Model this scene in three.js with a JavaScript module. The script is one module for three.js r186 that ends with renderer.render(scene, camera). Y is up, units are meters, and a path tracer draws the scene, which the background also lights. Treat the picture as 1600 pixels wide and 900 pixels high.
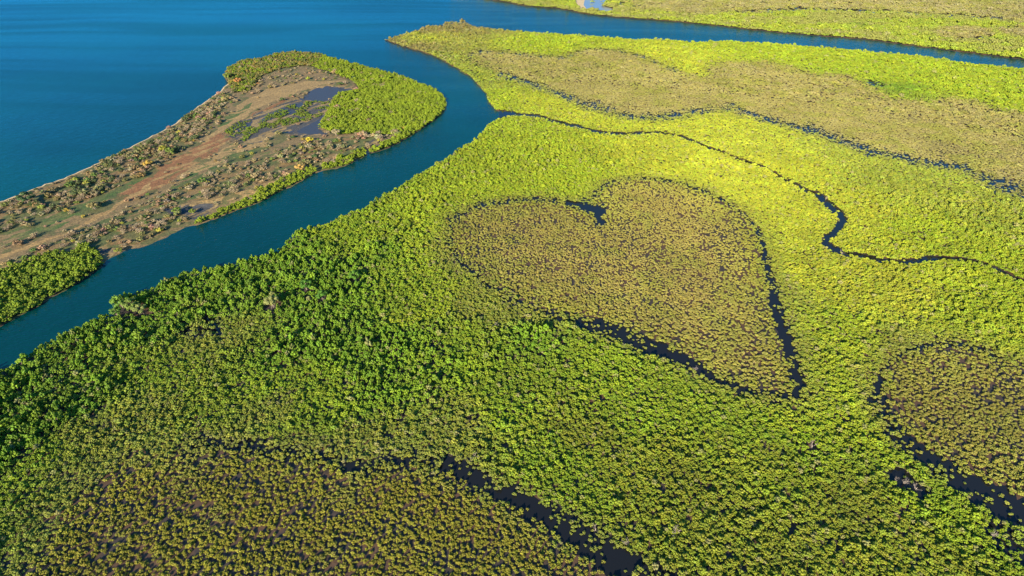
import * as THREE from 'three';
import { mergeGeometries } from 'three/addons/utils/BufferGeometryUtils.js';

// ---------------------------------------------------------------- camera, sky, sun, exposure
const scene = new THREE.Scene();
const CAM_H = 220;                                    // metres above the water; the origin is the water below the camera
const camera = new THREE.PerspectiveCamera(53, 16 / 9, 1, 30000);
camera.position.set(0, CAM_H, 0);
camera.rotation.set(THREE.MathUtils.degToRad(-34.9156), 0, 0);
camera.updateMatrixWorld(); camera.updateProjectionMatrix();

const SUN = new THREE.Vector3(-0.353, 0.375, 0.868).normalize();   // low sun behind the camera's left shoulder
// a clear, deep blue sky: computed, the same all round, a little brighter towards the sun
const SKY_ZENITH = [0.026, 0.080, 0.190], SKY_HORIZON = [0.010, 0.250, 0.60];
const skyTex = (() => {
  const w = 256, h = 128, d = new Float32Array(w * h * 4), dir = new THREE.Vector3();
  for (let y = 0; y < h; y++) for (let x = 0; x < w; x++) {
    const el = ((y + 0.5) / h - 0.5) * Math.PI, az = ((x + 0.5) / w - 0.5) * 2 * Math.PI, i = (y * w + x) * 4;
    dir.set(Math.cos(el) * Math.cos(az), Math.sin(el), Math.cos(el) * Math.sin(az));
    const t = Math.pow(Math.max(0, dir.y), 0.42), g = 0.35 * Math.pow(Math.max(0, dir.dot(SUN)), 8);
    for (let k = 0; k < 3; k++) d[i + k] = SKY_HORIZON[k] + (SKY_ZENITH[k] - SKY_HORIZON[k]) * t + g * [0.9, 0.85, 0.75][k];
    d[i + 3] = 1;
  }
  const t = new THREE.DataTexture(d, w, h, THREE.RGBAFormat, THREE.FloatType);
  t.mapping = THREE.EquirectangularReflectionMapping; t.magFilter = THREE.LinearFilter; t.needsUpdate = true; return t;
})();
scene.background = skyTex; scene.environment = skyTex;

const sun = new THREE.DirectionalLight(0xffeccb, 5);
sun.position.copy(SUN).multiplyScalar(2500); sun.position.z -= 600;
sun.target.position.set(0, 0, -600);
sun.castShadow = true; sun.shadow.mapSize.set(4096, 4096); sun.shadow.radius = 1;
Object.assign(sun.shadow.camera, { left: -1600, right: 1600, top: 1600, bottom: -1600, near: 10, far: 6000 });
scene.add(sun, sun.target);

const renderer = new THREE.WebGLRenderer({ antialias: true });
renderer.toneMapping = THREE.LinearToneMapping;
renderer.toneMappingExposure = 2.6;
renderer.shadowMap.enabled = true;

// ---------------------------------------------------------------- the map: outlines in metres, [x, z], camera over the origin
const MAP = {
  mainland: [[-343.3,-204.5],[-341.6,-205.0],[-340.2,-206.0],[-338.3,-206.4],[-336.4,-206.9],[-334.9,-207.7],[-332.9,-208.0],[-332.0,-209.4],[-330.0,-209.8],[-328.6,-210.7],[-326.9,-211.4],[-325.0,-211.9],[-323.2,-212.4],[-321.4,-213.1],[-319.6,-213.7],[-317.3,-213.9],[-316.1,-215.0],[-315.1,-216.5],[-312.8,-216.6],[-311.3,-217.5],[-309.5,-218.2],[-307.3,-218.5],[-306.1,-219.9],[-305.1,-221.4],[-302.7,-221.6],[-301.2,-222.7],[-299.9,-224.0],[-298.1,-224.8],[-296.4,-225.7],[-294.5,-226.4],[-292.9,-227.5],[-291.1,-228.3],[-288.8,-228.7],[-287.9,-230.5],[-286.2,-231.5],[-284.3,-232.3],[-282.1,-232.8],[-280.9,-234.4],[-278.6,-235.6],[-278.0,-238.4],[-276.3,-240.2],[-275.1,-242.1],[-274.6,-244.7],[-273.6,-246.9],[-272.4,-248.9],[-271.2,-251.3],[-270.4,-254.0],[-269.4,-256.7],[-267.8,-258.7],[-266.6,-260.8],[-265.3,-262.7],[-263.3,-264.0],[-262.5,-266.5],[-260.9,-268.7],[-259.4,-271.1],[-258.4,-274.0],[-257.2,-276.9],[-254.8,-278.2],[-253.0,-280.4],[-250.9,-282.1],[-249.0,-284.0],[-247.7,-287.6],[-252.4,-295.2],[-251.3,-297.7],[-251.1,-301.1],[-249.0,-302.8],[-246.5,-303.7],[-244.3,-305.4],[-242.2,-307.8],[-240.5,-311.0],[-237.7,-312.7],[-235.7,-314.4],[-234.1,-316.7],[-232.1,-318.6],[-230.2,-320.5],[-228.8,-323.1],[-226.0,-325.5],[-224.9,-330.4],[-221.3,-330.5],[-218.6,-332.6],[-214.3,-331.6],[-211.6,-333.4],[-208.0,-333.9],[-205.6,-336.5],[-203.0,-338.8],[-199.2,-337.8],[-196.9,-340.1],[-194.1,-340.8],[-191.7,-344.4],[-188.5,-345.9],[-185.8,-348.6],[-182.5,-350.2],[-178.8,-352.3],[-173.4,-351.2],[-172.6,-356.0],[-171.1,-359.9],[-169.3,-363.7],[-167.7,-368.1],[-167.0,-373.2],[-166.7,-379.0],[-165.4,-383.5],[-164.3,-388.1],[-160.7,-390.2],[-157.6,-393.5],[-152.3,-397.4],[-149.0,-399.3],[-145.7,-401.3],[-143.2,-405.1],[-140.7,-409.1],[-138.2,-412.9],[-134.9,-415.5],[-132.5,-419.9],[-129.0,-423.5],[-124.4,-424.3],[-121.4,-429.7],[-119.1,-434.2],[-117.1,-439.2],[-115.1,-444.6],[-112.0,-447.7],[-110.0,-453.3],[-107.0,-457.4],[-103.8,-460.9],[-100.7,-465.3],[-98.4,-471.8],[-95.9,-478.0],[-92.5,-482.6],[-90.3,-490.0],[-87.8,-496.0],[-84.2,-499.1],[-81.2,-504.4],[-78.1,-509.4],[-74.6,-514.8],[-71.3,-521.4],[-67.3,-526.0],[-64.4,-534.1],[-60.8,-540.5],[-56.8,-546.4],[-53.5,-558.9],[-49.0,-568.6],[-41.6,-575.3],[-37.5,-585.1],[-34.4,-598.3],[-30.4,-612.9],[-27.5,-631.6],[-20.4,-645.2],[-14.9,-650.0],[-9.5,-655.6],[0.1,-672.0],[-4.5,-677.5],[-9.3,-680.8],[-14.3,-680.0],[-19.3,-684.6],[-22.8,-698.8],[-27.3,-710.1],[-30.7,-728.6],[-32.7,-750.0],[-38.0,-765.2],[-42.9,-782.9],[-48.1,-799.0],[-53.0,-817.4],[-59.2,-834.6],[-66.4,-844.8],[-73.5,-857.6],[-80.4,-877.5],[-88.4,-887.8],[-96.2,-904.6],[-103.8,-917.1],[-111.6,-931.7],[-119.7,-943.5],[-127.1,-956.9],[-134.4,-962.2],[-142.0,-973.9],[-149.7,-982.8],[-156.8,-988.0],[-164.1,-995.7],[-171.8,-1006.2],[-178.8,-1008.5],[-187.1,-1023.0],[-194.8,-1032.6],[-202.6,-1042.4],[-210.5,-1051.6],[-218.6,-1061.7],[-217.8,-1058.5],[-212.0,-1072.1],[-205.4,-1083.5],[-197.0,-1100.2],[-186.8,-1109.8],[-178.2,-1129.1],[-168.4,-1143.9],[-162.0,-1162.9],[-155.0,-1180.9],[-142.7,-1178.5],[-129.6,-1173.0],[-130.3,-1213.2],[-121.5,-1212.1],[-112.5,-1208.1],[-103.7,-1206.8],[-95.0,-1206.0],[-86.3,-1206.4],[-72.3,-1175.2],[-63.6,-1167.7],[-55.1,-1166.4],[-46.5,-1158.8],[-38.0,-1153.9],[-29.6,-1150.3],[-21.1,-1148.4],[-12.6,-1139.0],[-4.2,-1138.0],[4.2,-1133.8],[12.5,-1130.8],[20.8,-1127.7],[29.0,-1122.6],[37.1,-1119.5],[45.4,-1118.8],[53.5,-1114.9],[61.5,-1110.9],[69.6,-1109.7],[77.7,-1108.2],[85.6,-1104.1],[94.0,-1101.6],[102.3,-1098.9],[110.9,-1099.0],[119.3,-1097.9],[127.1,-1091.1],[135.4,-1089.7],[143.7,-1087.7],[151.6,-1083.8],[159.9,-1082.6],[168.0,-1080.3],[175.0,-1073.6],[183.4,-1075.9],[190.3,-1069.2],[197.7,-1066.1],[204.9,-1062.0],[212.7,-1061.4],[220.0,-1058.2],[228.5,-1060.3],[236.4,-1058.9],[245.2,-1062.1],[252.9,-1059.8],[260.8,-1059.0],[268.4,-1055.8],[276.0,-1053.0],[282.8,-1047.3],[291.3,-1048.1],[298.0,-1042.3],[305.5,-1039.8],[313.2,-1040.6],[321.2,-1042.0],[328.5,-1040.6],[337.6,-1046.4],[344.7,-1044.3],[352.7,-1045.6],[361.4,-1049.2],[368.7,-1048.1],[376.0,-1047.2],[382.9,-1044.8],[388.5,-1038.7],[397.5,-1043.0],[403.2,-1037.4],[410.7,-1037.2],[416.3,-1031.7],[424.4,-1031.6],[432.5,-1031.6],[439.2,-1028.0],[445.9,-1024.6],[453.1,-1022.4],[460.8,-1021.5],[467.5,-1018.2],[474.6,-1016.2],[481.0,-1012.5],[488.1,-1010.5],[494.7,-1007.4],[501.7,-1005.3],[507.4,-1000.2],[514.6,-998.9],[521.2,-996.1],[527.3,-992.4],[533.6,-989.1],[539.9,-986.0],[547.3,-985.0],[551.3,-977.7],[557.9,-976.0],[563.5,-972.4],[570.7,-971.9],[576.0,-967.8],[582.3,-965.9],[588.4,-963.5],[593.1,-958.7],[600.7,-959.1],[605.8,-955.0],[613.3,-955.3],[617.5,-949.9],[623.8,-948.3],[630.2,-946.8],[634.8,-941.7],[640.7,-939.1],[644.7,-933.4],[648.6,-927.5],[655.4,-926.5],[657.3,-917.8],[662.0,-913.6],[667.9,-911.4],[673.0,-908.0],[677.4,-903.7],[682.6,-900.9],[687.4,-897.7],[690.4,-891.9],[698.0,-892.9],[701.7,-888.3],[706.4,-885.2],[713.2,-885.1],[717.7,-881.8],[722.0,-878.2],[728.1,-877.2],[731.5,-872.6],[735.8,-869.2],[742.5,-869.1],[748.1,-867.5],[751.9,-863.6],[757.0,-861.4],[762.8,-860.2],[767.2,-857.2],[771.8,-854.6],[776.3,-851.8],[780.6,-848.8],[786.7,-848.1],[792.2,-846.6],[797.2,-844.6],[799.0,-838.9],[805.6,-838.8],[810.3,-836.5],[812.6,-831.4],[818.3,-830.5],[822.0,-827.2],[828.6,-827.3],[833.6,-825.6],[838.1,-823.2],[841.6,-819.9],[846.3,-817.9],[850.2,-815.3],[852.5,-810.9],[857.1,-809.1],[863.1,-808.8],[865.6,-804.8],[869.3,-802.1],[874.2,-800.8],[875.3,-795.4],[880.3,-794.2],[883.5,-791.1],[888.9,-790.5],[893.2,-788.6],[895.2,-784.4],[899.6,-782.8],[903.6,-780.6],[906.8,-777.8],[910.1,-775.1],[913.7,-772.7],[917.6,-770.6],[920.5,-767.7],[921.9,-763.2],[926.9,-762.3],[931.9,-761.4],[933.1,-756.9],[938.8,-756.7],[943.1,-755.3],[946.4,-752.9],[950.4,-751.1],[950.9,-746.2],[956.3,-745.8],[959.9,-743.8],[962.4,-740.8],[965.4,-738.3],[968.5,-735.9],[914.6,-517.6],[471.3,-245.5],[232.0,-68.5],[-242.1,-68.5]],
  farland: [[-170.0,-1719.7],[-155.6,-1689.4],[-141.7,-1660.4],[-128.3,-1632.0],[-115.3,-1611.3],[-102.6,-1581.9],[-89.4,-1557.7],[-76.7,-1532.4],[-64.2,-1511.6],[-52.2,-1490.2],[-41.5,-1475.4],[-31.0,-1467.5],[-20.5,-1461.9],[-10.2,-1453.4],[-0.1,-1441.0],[14.1,-1420.6],[28.4,-1408.0],[38.6,-1396.6],[49.3,-1395.9],[59.6,-1389.7],[69.8,-1383.4],[81.1,-1376.6],[92.8,-1377.5],[103.7,-1368.3],[113.9,-1352.8],[125.0,-1346.5],[134.8,-1329.9],[144.5,-1319.5],[154.0,-1308.3],[163.6,-1299.6],[173.6,-1294.1],[182.2,-1284.4],[192.3,-1285.8],[201.4,-1281.2],[209.5,-1270.3],[219.0,-1267.6],[228.8,-1267.2],[237.1,-1258.6],[246.2,-1255.0],[255.2,-1251.2],[264.0,-1250.2],[272.6,-1248.6],[281.1,-1246.1],[288.6,-1239.8],[296.8,-1236.4],[305.1,-1233.9],[313.2,-1230.7],[320.5,-1224.6],[329.4,-1223.6],[337.0,-1218.0],[343.4,-1207.9],[352.5,-1208.0],[360.2,-1203.2],[366.8,-1195.3],[376.0,-1195.9],[381.6,-1184.9],[390.7,-1185.5],[397.8,-1180.0],[405.4,-1176.2],[412.5,-1171.0],[419.7,-1166.1],[426.1,-1158.5],[434.1,-1155.6],[440.6,-1148.4],[448.2,-1144.9],[456.8,-1143.8],[463.2,-1137.1],[470.7,-1133.7],[477.7,-1128.9],[484.4,-1123.5],[491.2,-1118.7],[498.6,-1115.3],[507.7,-1116.3],[513.6,-1109.8],[521.1,-1107.0],[526.7,-1100.1],[535.4,-1100.3],[542.4,-1096.7],[549.5,-1093.5],[556.0,-1089.1],[564.5,-1089.0],[570.4,-1084.8],[577.1,-1082.2],[583.7,-1079.5],[590.4,-1077.3],[597.3,-1075.2],[603.3,-1071.7],[611.0,-1071.3],[615.1,-1064.3],[621.6,-1061.7],[628.2,-1059.4],[632.1,-1052.2],[636.2,-1045.5],[642.1,-1042.3],[647.1,-1037.4],[653.8,-1035.7],[655.6,-1025.7],[662.1,-1023.5],[669.1,-1022.2],[673.0,-1016.0],[676.7,-1009.4],[682.7,-1006.8],[689.5,-1005.4],[693.8,-1000.2],[698.2,-995.2],[701.6,-988.9],[708.0,-987.4],[712.4,-982.9],[718.1,-980.5],[722.6,-976.2],[728.3,-973.8],[733.3,-970.4],[738.0,-966.8],[742.4,-962.0],[745.8,-955.9],[752.0,-953.8],[755.9,-948.5],[761.2,-945.3],[766.7,-942.4],[772.2,-939.6],[774.7,-932.8],[780.4,-930.4],[785.1,-926.7],[789.2,-922.5],[795.2,-921.0],[801.4,-919.8],[806.4,-917.0],[811.3,-914.2],[814.8,-909.6],[822.8,-910.7],[828.5,-909.1],[832.3,-904.9],[836.8,-901.8],[842.3,-899.9],[845.7,-895.6],[850.9,-893.5],[856.4,-891.6],[861.1,-889.0],[864.2,-884.5],[868.9,-881.9],[873.9,-879.7],[880.6,-879.5],[883.8,-875.4],[890.7,-875.5],[896.1,-873.8],[896.8,-867.2],[901.6,-865.3],[905.9,-862.7],[909.2,-859.1],[913.0,-856.1],[918.3,-854.8],[922.3,-852.1],[925.9,-849.1],[929.6,-846.1],[934.1,-844.1],[939.5,-843.0],[939.6,-836.5],[946.6,-837.1],[950.3,-834.3],[952.9,-830.5],[957.3,-828.5],[960.5,-825.4],[962.4,-821.0],[967.1,-819.4],[972.7,-818.7],[975.6,-815.4],[979.6,-813.2],[981.9,-809.5],[987.7,-809.0],[991.4,-806.6],[995.7,-804.8],[997.1,-800.3],[1000.7,-797.9],[1003.9,-795.2],[1007.3,-792.7],[1012.9,-792.1],[1015.5,-789.0],[1019.7,-787.2],[1022.1,-783.9],[4200,-784],[4200,-4200],[500,-4200]],
  spit: [[-491.3,-338.1],[-490.4,-339.8],[-490.4,-342.3],[-488.4,-343.1],[-487.5,-344.8],[-486.4,-346.4],[-485.0,-347.7],[-484.5,-349.9],[-483.2,-351.4],[-482.3,-353.1],[-481.1,-354.8],[-480.1,-356.6],[-478.0,-357.3],[-477.1,-359.2],[-476.3,-361.2],[-475.8,-363.5],[-472.8,-363.5],[-472.6,-366.2],[-471.3,-367.9],[-469.9,-369.4],[-468.2,-370.7],[-467.9,-373.3],[-467.7,-376.0],[-465.5,-376.9],[-464.1,-378.5],[-463.4,-380.9],[-461.4,-382.2],[-461.3,-385.2],[-459.9,-387.1],[-459.5,-389.8],[-457.7,-391.3],[-457.4,-394.3],[-455.6,-395.8],[-454.9,-398.5],[-453.8,-400.8],[-452.7,-403.0],[-452.6,-406.3],[-450.9,-408.1],[-449.5,-410.2],[-448.7,-412.9],[-446.8,-414.5],[-445.8,-417.2],[-445.3,-420.3],[-443.1,-421.7],[-442.4,-424.8],[-440.7,-426.8],[-439.0,-428.8],[-438.8,-432.5],[-437.3,-434.8],[-435.6,-436.8],[-434.2,-439.4],[-433.6,-442.7],[-431.2,-444.3],[-430.3,-447.5],[-429.1,-450.5],[-427.9,-453.4],[-426.4,-456.1],[-425.9,-459.8],[-424.0,-461.9],[-423.0,-465.1],[-421.7,-468.0],[-420.5,-471.1],[-418.0,-472.6],[-418.4,-477.6],[-415.9,-479.2],[-413.6,-481.0],[-412.5,-484.4],[-411.1,-487.4],[-408.6,-489.1],[-408.5,-494.1],[-406.9,-497.4],[-405.3,-500.6],[-404.6,-505.1],[-403.3,-508.9],[-401.9,-512.7],[-400.3,-516.3],[-400.2,-521.9],[-398.3,-525.2],[-397.5,-530.1],[-396.8,-535.4],[-396.4,-541.4],[-393.8,-544.5],[-393.5,-550.8],[-392.4,-555.7],[-391.5,-561.0],[-389.2,-564.4],[-389.2,-571.1],[-388.1,-576.4],[-387.0,-581.7],[-385.5,-586.6],[-384.3,-591.9],[-384.6,-599.5],[-382.2,-603.4],[-381.1,-609.3],[-380.0,-616.0],[-380.2,-624.9],[-378.4,-631.0],[-377.4,-638.5],[-379.0,-648.5],[-378.9,-656.2],[-378.2,-663.1],[-378.1,-671.1],[-378.9,-680.6],[-378.2,-688.1],[-380.1,-699.5],[-378.5,-705.9],[-378.9,-715.5],[-378.6,-724.3],[-378.9,-734.0],[-378.7,-743.3],[-379.5,-754.2],[-378.1,-762.1],[-382.1,-781.7],[-382.2,-796.2],[-400.6,-827.9],[-405.6,-849.6],[-415.1,-877.2],[-412.6,-887.2],[-411.2,-899.9],[-409.0,-911.0],[-404.2,-917.7],[-399.5,-924.9],[-393.2,-928.4],[-387.5,-929.8],[-383.0,-934.6],[-379.4,-941.6],[-375.0,-946.6],[-371.0,-957.0],[-365.9,-965.2],[-359.0,-966.7],[-352.1,-968.6],[-345.1,-970.3],[-337.7,-968.0],[-330.0,-964.7],[-323.3,-964.5],[-317.1,-966.7],[-309.6,-963.4],[-301.0,-957.1],[-291.5,-945.8],[-282.8,-938.1],[-273.2,-929.0],[-263.4,-917.4],[-254.4,-910.5],[-246.6,-904.7],[-238.8,-897.8],[-231.8,-896.2],[-224.1,-889.0],[-216.6,-883.2],[-209.5,-875.3],[-202.9,-871.0],[-196.5,-867.5],[-189.8,-861.1],[-183.2,-854.6],[-176.1,-848.2],[-169.2,-841.4],[-162.4,-836.4],[-155.4,-827.3],[-148.9,-823.0],[-142.5,-815.2],[-136.4,-809.2],[-130.3,-802.5],[-124.1,-793.9],[-118.3,-790.5],[-112.4,-782.2],[-106.5,-776.9],[-100.8,-766.8],[-95.3,-757.6],[-88.4,-740.2],[-82.3,-722.7],[-79.3,-694.8],[-82.0,-680.1],[-84.1,-664.7],[-87.6,-654.2],[-90.3,-642.2],[-94.2,-634.7],[-97.2,-625.2],[-100.5,-616.8],[-104.3,-610.5],[-106.8,-600.6],[-110.1,-593.3],[-114.0,-587.9],[-116.6,-579.4],[-119.9,-574.1],[-123.1,-568.7],[-126.2,-563.2],[-129.8,-559.7],[-133.1,-555.2],[-137.2,-553.5],[-140.5,-549.6],[-147.2,-558.0],[-144.8,-542.7],[-148.1,-537.0],[-151.9,-532.9],[-154.0,-524.9],[-157.4,-522.1],[-159.8,-517.3],[-163.4,-515.3],[-166.1,-511.5],[-169.6,-510.9],[-172.9,-509.6],[-176.1,-508.3],[-178.9,-505.7],[-181.5,-502.7],[-184.4,-500.4],[-186.1,-495.0],[-188.1,-490.2],[-189.8,-484.9],[-192.5,-481.6],[-194.1,-476.5],[-195.8,-471.6],[-198.9,-469.2],[-201.2,-465.4],[-203.2,-461.3],[-205.5,-457.9],[-207.1,-453.1],[-208.7,-448.6],[-211.4,-446.0],[-212.7,-441.3],[-215.3,-438.6],[-217.5,-435.7],[-220.1,-433.7],[-222.3,-430.9],[-225.0,-429.1],[-227.3,-426.5],[-229.3,-423.3],[-231.6,-420.8],[-233.8,-418.0],[-235.9,-415.0],[-237.8,-411.7],[-240.8,-410.3],[-243.0,-407.6],[-245.3,-405.2],[-247.5,-402.7],[-249.6,-400.9],[-252.6,-400.6],[-254.8,-399.0],[-256.7,-397.0],[-258.6,-394.2],[-259.0,-389.4],[-261.5,-387.6],[-262.5,-383.7],[-264.1,-380.8],[-266.3,-378.8],[-268.0,-376.1],[-269.0,-372.4],[-271.6,-369.8],[-274.5,-367.5],[-277.1,-366.7],[-279.6,-365.8],[-282.2,-365.0],[-283.9,-362.9],[-284.9,-359.3],[-286.3,-356.3],[-288.1,-353.9],[-289.3,-350.6],[-289.5,-346.6],[-288.1,-340.4],[-288.4,-336.5],[-289.5,-333.5],[-289.3,-329.2],[-290.9,-327.2],[-291.7,-324.6],[-292.5,-321.8],[-293.2,-319.1],[-293.5,-316.0],[-294.8,-313.5],[-295.8,-310.8],[-297.5,-308.7],[-298.5,-306.2],[-299.5,-304.2],[-300.0,-301.8],[-300.3,-299.2],[-301.3,-297.3],[-300.9,-294.1],[-302.3,-292.3],[-304.1,-291.0],[-304.7,-288.4],[-306.1,-286.7],[-305.9,-283.6],[-307.9,-282.6],[-308.1,-279.9],[-308.9,-277.8],[-310.1,-276.1],[-310.6,-273.8],[-311.3,-271.9],[-313.3,-271.3],[-313.8,-269.2],[-315.1,-268.0],[-316.2,-266.5],[-317.4,-265.2],[-318.5,-263.8],[-319.6,-262.5],[-320.7,-261.1],[-322.6,-260.5],[-323.1,-258.6],[-324.3,-257.3],[-325.0,-255.7],[-326.7,-255.0],[-327.5,-253.3],[-328.4,-251.9],[-329.3,-250.5],[-330.7,-249.5],[-331.0,-247.6],[-332.3,-246.6],[-333.5,-245.4],[-334.6,-244.2],[-335.4,-242.9],[-335.9,-241.1],[-337.3,-240.3],[-337.9,-238.8],[-338.8,-237.4],[-339.8,-236.3],[-340.6,-234.9],[-341.4,-233.6],[-342.3,-232.4],[-343.4,-231.4],[-344.1,-230.0],[-345.0,-228.8],[-345.6,-227.3],[-346.9,-226.5],[-347.4,-225.1],[-348.0,-223.7],[-349.3,-222.9],[-349.5,-221.1],[-350.5,-220.1],[-351.7,-219.2],[-352.1,-217.8],[-352.9,-216.7],[-353.7,-215.5],[-354.6,-214.4],[-355.5,-213.4],[-356.3,-212.3],[-356.7,-210.9],[-357.5,-209.8],[-357.9,-208.4],[-359.0,-207.6],[-359.8,-206.6],[-362.6,-209.3],[-365.2,-212.0],[-368.2,-214.8],[-370.9,-217.6],[-373.7,-220.5],[-377.0,-223.4],[-379.5,-226.4],[-383.0,-229.4],[-385.8,-232.5],[-389.2,-235.6],[-392.1,-238.7],[-395.4,-241.9],[-398.3,-245.2],[-402.2,-248.5],[-405.1,-251.9],[-408.6,-255.3],[-412.0,-258.8],[-415.5,-262.4],[-419.1,-266.0],[-423.1,-269.6],[-426.6,-273.4],[-430.6,-277.2],[-434.5,-281.1],[-438.4,-285.0],[-442.4,-289.0],[-446.5,-293.1],[-450.4,-297.3],[-454.8,-301.5],[-459.5,-305.9],[-463.7,-310.3],[-468.1,-314.8],[-472.1,-319.4],[-477.2,-324.0],[-482.2,-328.8],[-486.8,-333.7]],
  heart: [[68.8,-419.9],[51.0,-437.1],[35.3,-444.2],[13.6,-446.7],[-5.4,-443.0],[-23.1,-438.2],[-37.0,-428.9],[-47.8,-412.2],[-49.5,-391.3],[-45.4,-371.9],[-39.0,-351.2],[-28.8,-334.5],[-16.3,-318.9],[-4.2,-304.3],[16.1,-290.5],[39.5,-280.7],[48.7,-275.7],[75.3,-260.6],[91.1,-247.7],[99.9,-239.1],[108.7,-230.0],[122.9,-220.2],[137.8,-214.7],[148.9,-214.7],[154.3,-226.5],[159.9,-251.0],[163.6,-273.2],[167.9,-297.3],[176.1,-334.5],[181.3,-355.6],[190.6,-398.4],[187.5,-419.9],[178.9,-443.0],[167.7,-461.7],[149.4,-478.8],[128.0,-487.0],[110.8,-488.4],[92.5,-482.9],[79.6,-472.1],[70.8,-455.3],[67.3,-439.4]],
  basin: [[194.3,-221.7],[202.5,-234.0],[213.3,-244.4],[224.9,-251.0],[242.2,-256.6],[261.9,-258.3],[273.1,-249.9],[275.5,-244.4],[287.7,-242.3],[306.6,-230.0],[307.1,-202.2],[295.1,-174.6],[271.0,-147.8],[249.7,-138.8],[232.7,-147.8],[216.6,-154.0],[209.9,-159.9],[203.7,-166.7],[198.2,-172.0],[192.9,-178.2],[190.3,-185.9],[189.4,-193.9],[189.1,-202.2],[190.5,-211.0]],
  foreground_clearing: [[-204.6,-96.7],[-193.4,-112.5],[-189.1,-127.7],[-193.8,-144.7],[-190.2,-158.9],[-177.3,-171.7],[-161.9,-176.4],[-142.3,-179.7],[-121.4,-180.5],[-99.3,-177.5],[-70.9,-171.7],[-47.6,-173.8],[-29.3,-169.2],[-11.3,-156.6],[8.1,-145.3],[21.0,-135.4],[30.8,-128.8],[40.1,-122.4],[52.9,-111.3],[59.1,-96.7]],
  upper_clearing: [[-68.6,-956.6],[-51.6,-982.2],[-20.5,-973.6],[12.1,-956.6],[49.7,-940.2],[86.1,-936.1],[96.2,-960.8],[116.0,-986.6],[137.3,-991.0],[174.8,-977.9],[200.2,-948.3],[227.4,-868.3],[247.6,-837.4],[263.0,-821.1],[282.8,-844.1],[283.1,-868.3],[318.3,-904.9],[382.6,-912.5],[411.3,-875.4],[426.6,-830.8],[459.2,-837.4],[471.3,-817.8],[471.0,-772.2],[474.3,-725.3],[511.4,-712.4],[551.9,-730.6],[570.4,-712.4],[574.3,-676.0],[599.5,-671.3],[696.1,-644.6],[719.8,-566.7],[474.0,-338.6],[468.3,-383.4],[440.7,-452.8],[429.3,-481.5],[426.6,-511.5],[394.1,-525.3],[367.3,-549.6],[343.8,-575.6],[326.7,-611.5],[309.1,-633.9],[285.2,-657.7],[263.8,-666.7],[264.5,-687.8],[237.8,-685.4],[195.7,-662.2],[147.4,-657.7],[126.7,-666.7],[104.4,-685.4],[83.9,-709.9],[61.9,-755.1],[42.3,-778.0],[10.6,-814.7],[-23.0,-857.8],[-58.1,-912.5]],
  far_clearing: [[268.3,-1442.7],[268.3,-1323.0],[311.7,-1337.9],[345.3,-1308.4],[394.5,-1294.0],[447.2,-1337.9],[509.8,-1323.0],[619.1,-1360.8],[680.9,-1345.5],[808.9,-1330.4],[920.6,-1294.0],[993.7,-1213.6],[1117.9,-1076.9],[1490.5,-1487.0],[1026.3,-1460.1],[939.8,-1514.8],[779.9,-1563.3],[249.6,-1563.3]],
  far_clearing_round: [[757.5,-1119.3],[808.5,-1164.8],[858.1,-1176.7],[880.5,-1147.4],[858.5,-1103.1],[821.7,-1076.9],[772.9,-1061.7],[749.0,-1076.9]],
  far_clearing_east: [[893.5,-1147.4],[958.2,-1164.8],[1073.2,-1076.9],[998.3,-991.0],[901.8,-1087.2],[875.4,-1097.7]],
  ponds: {
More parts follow.
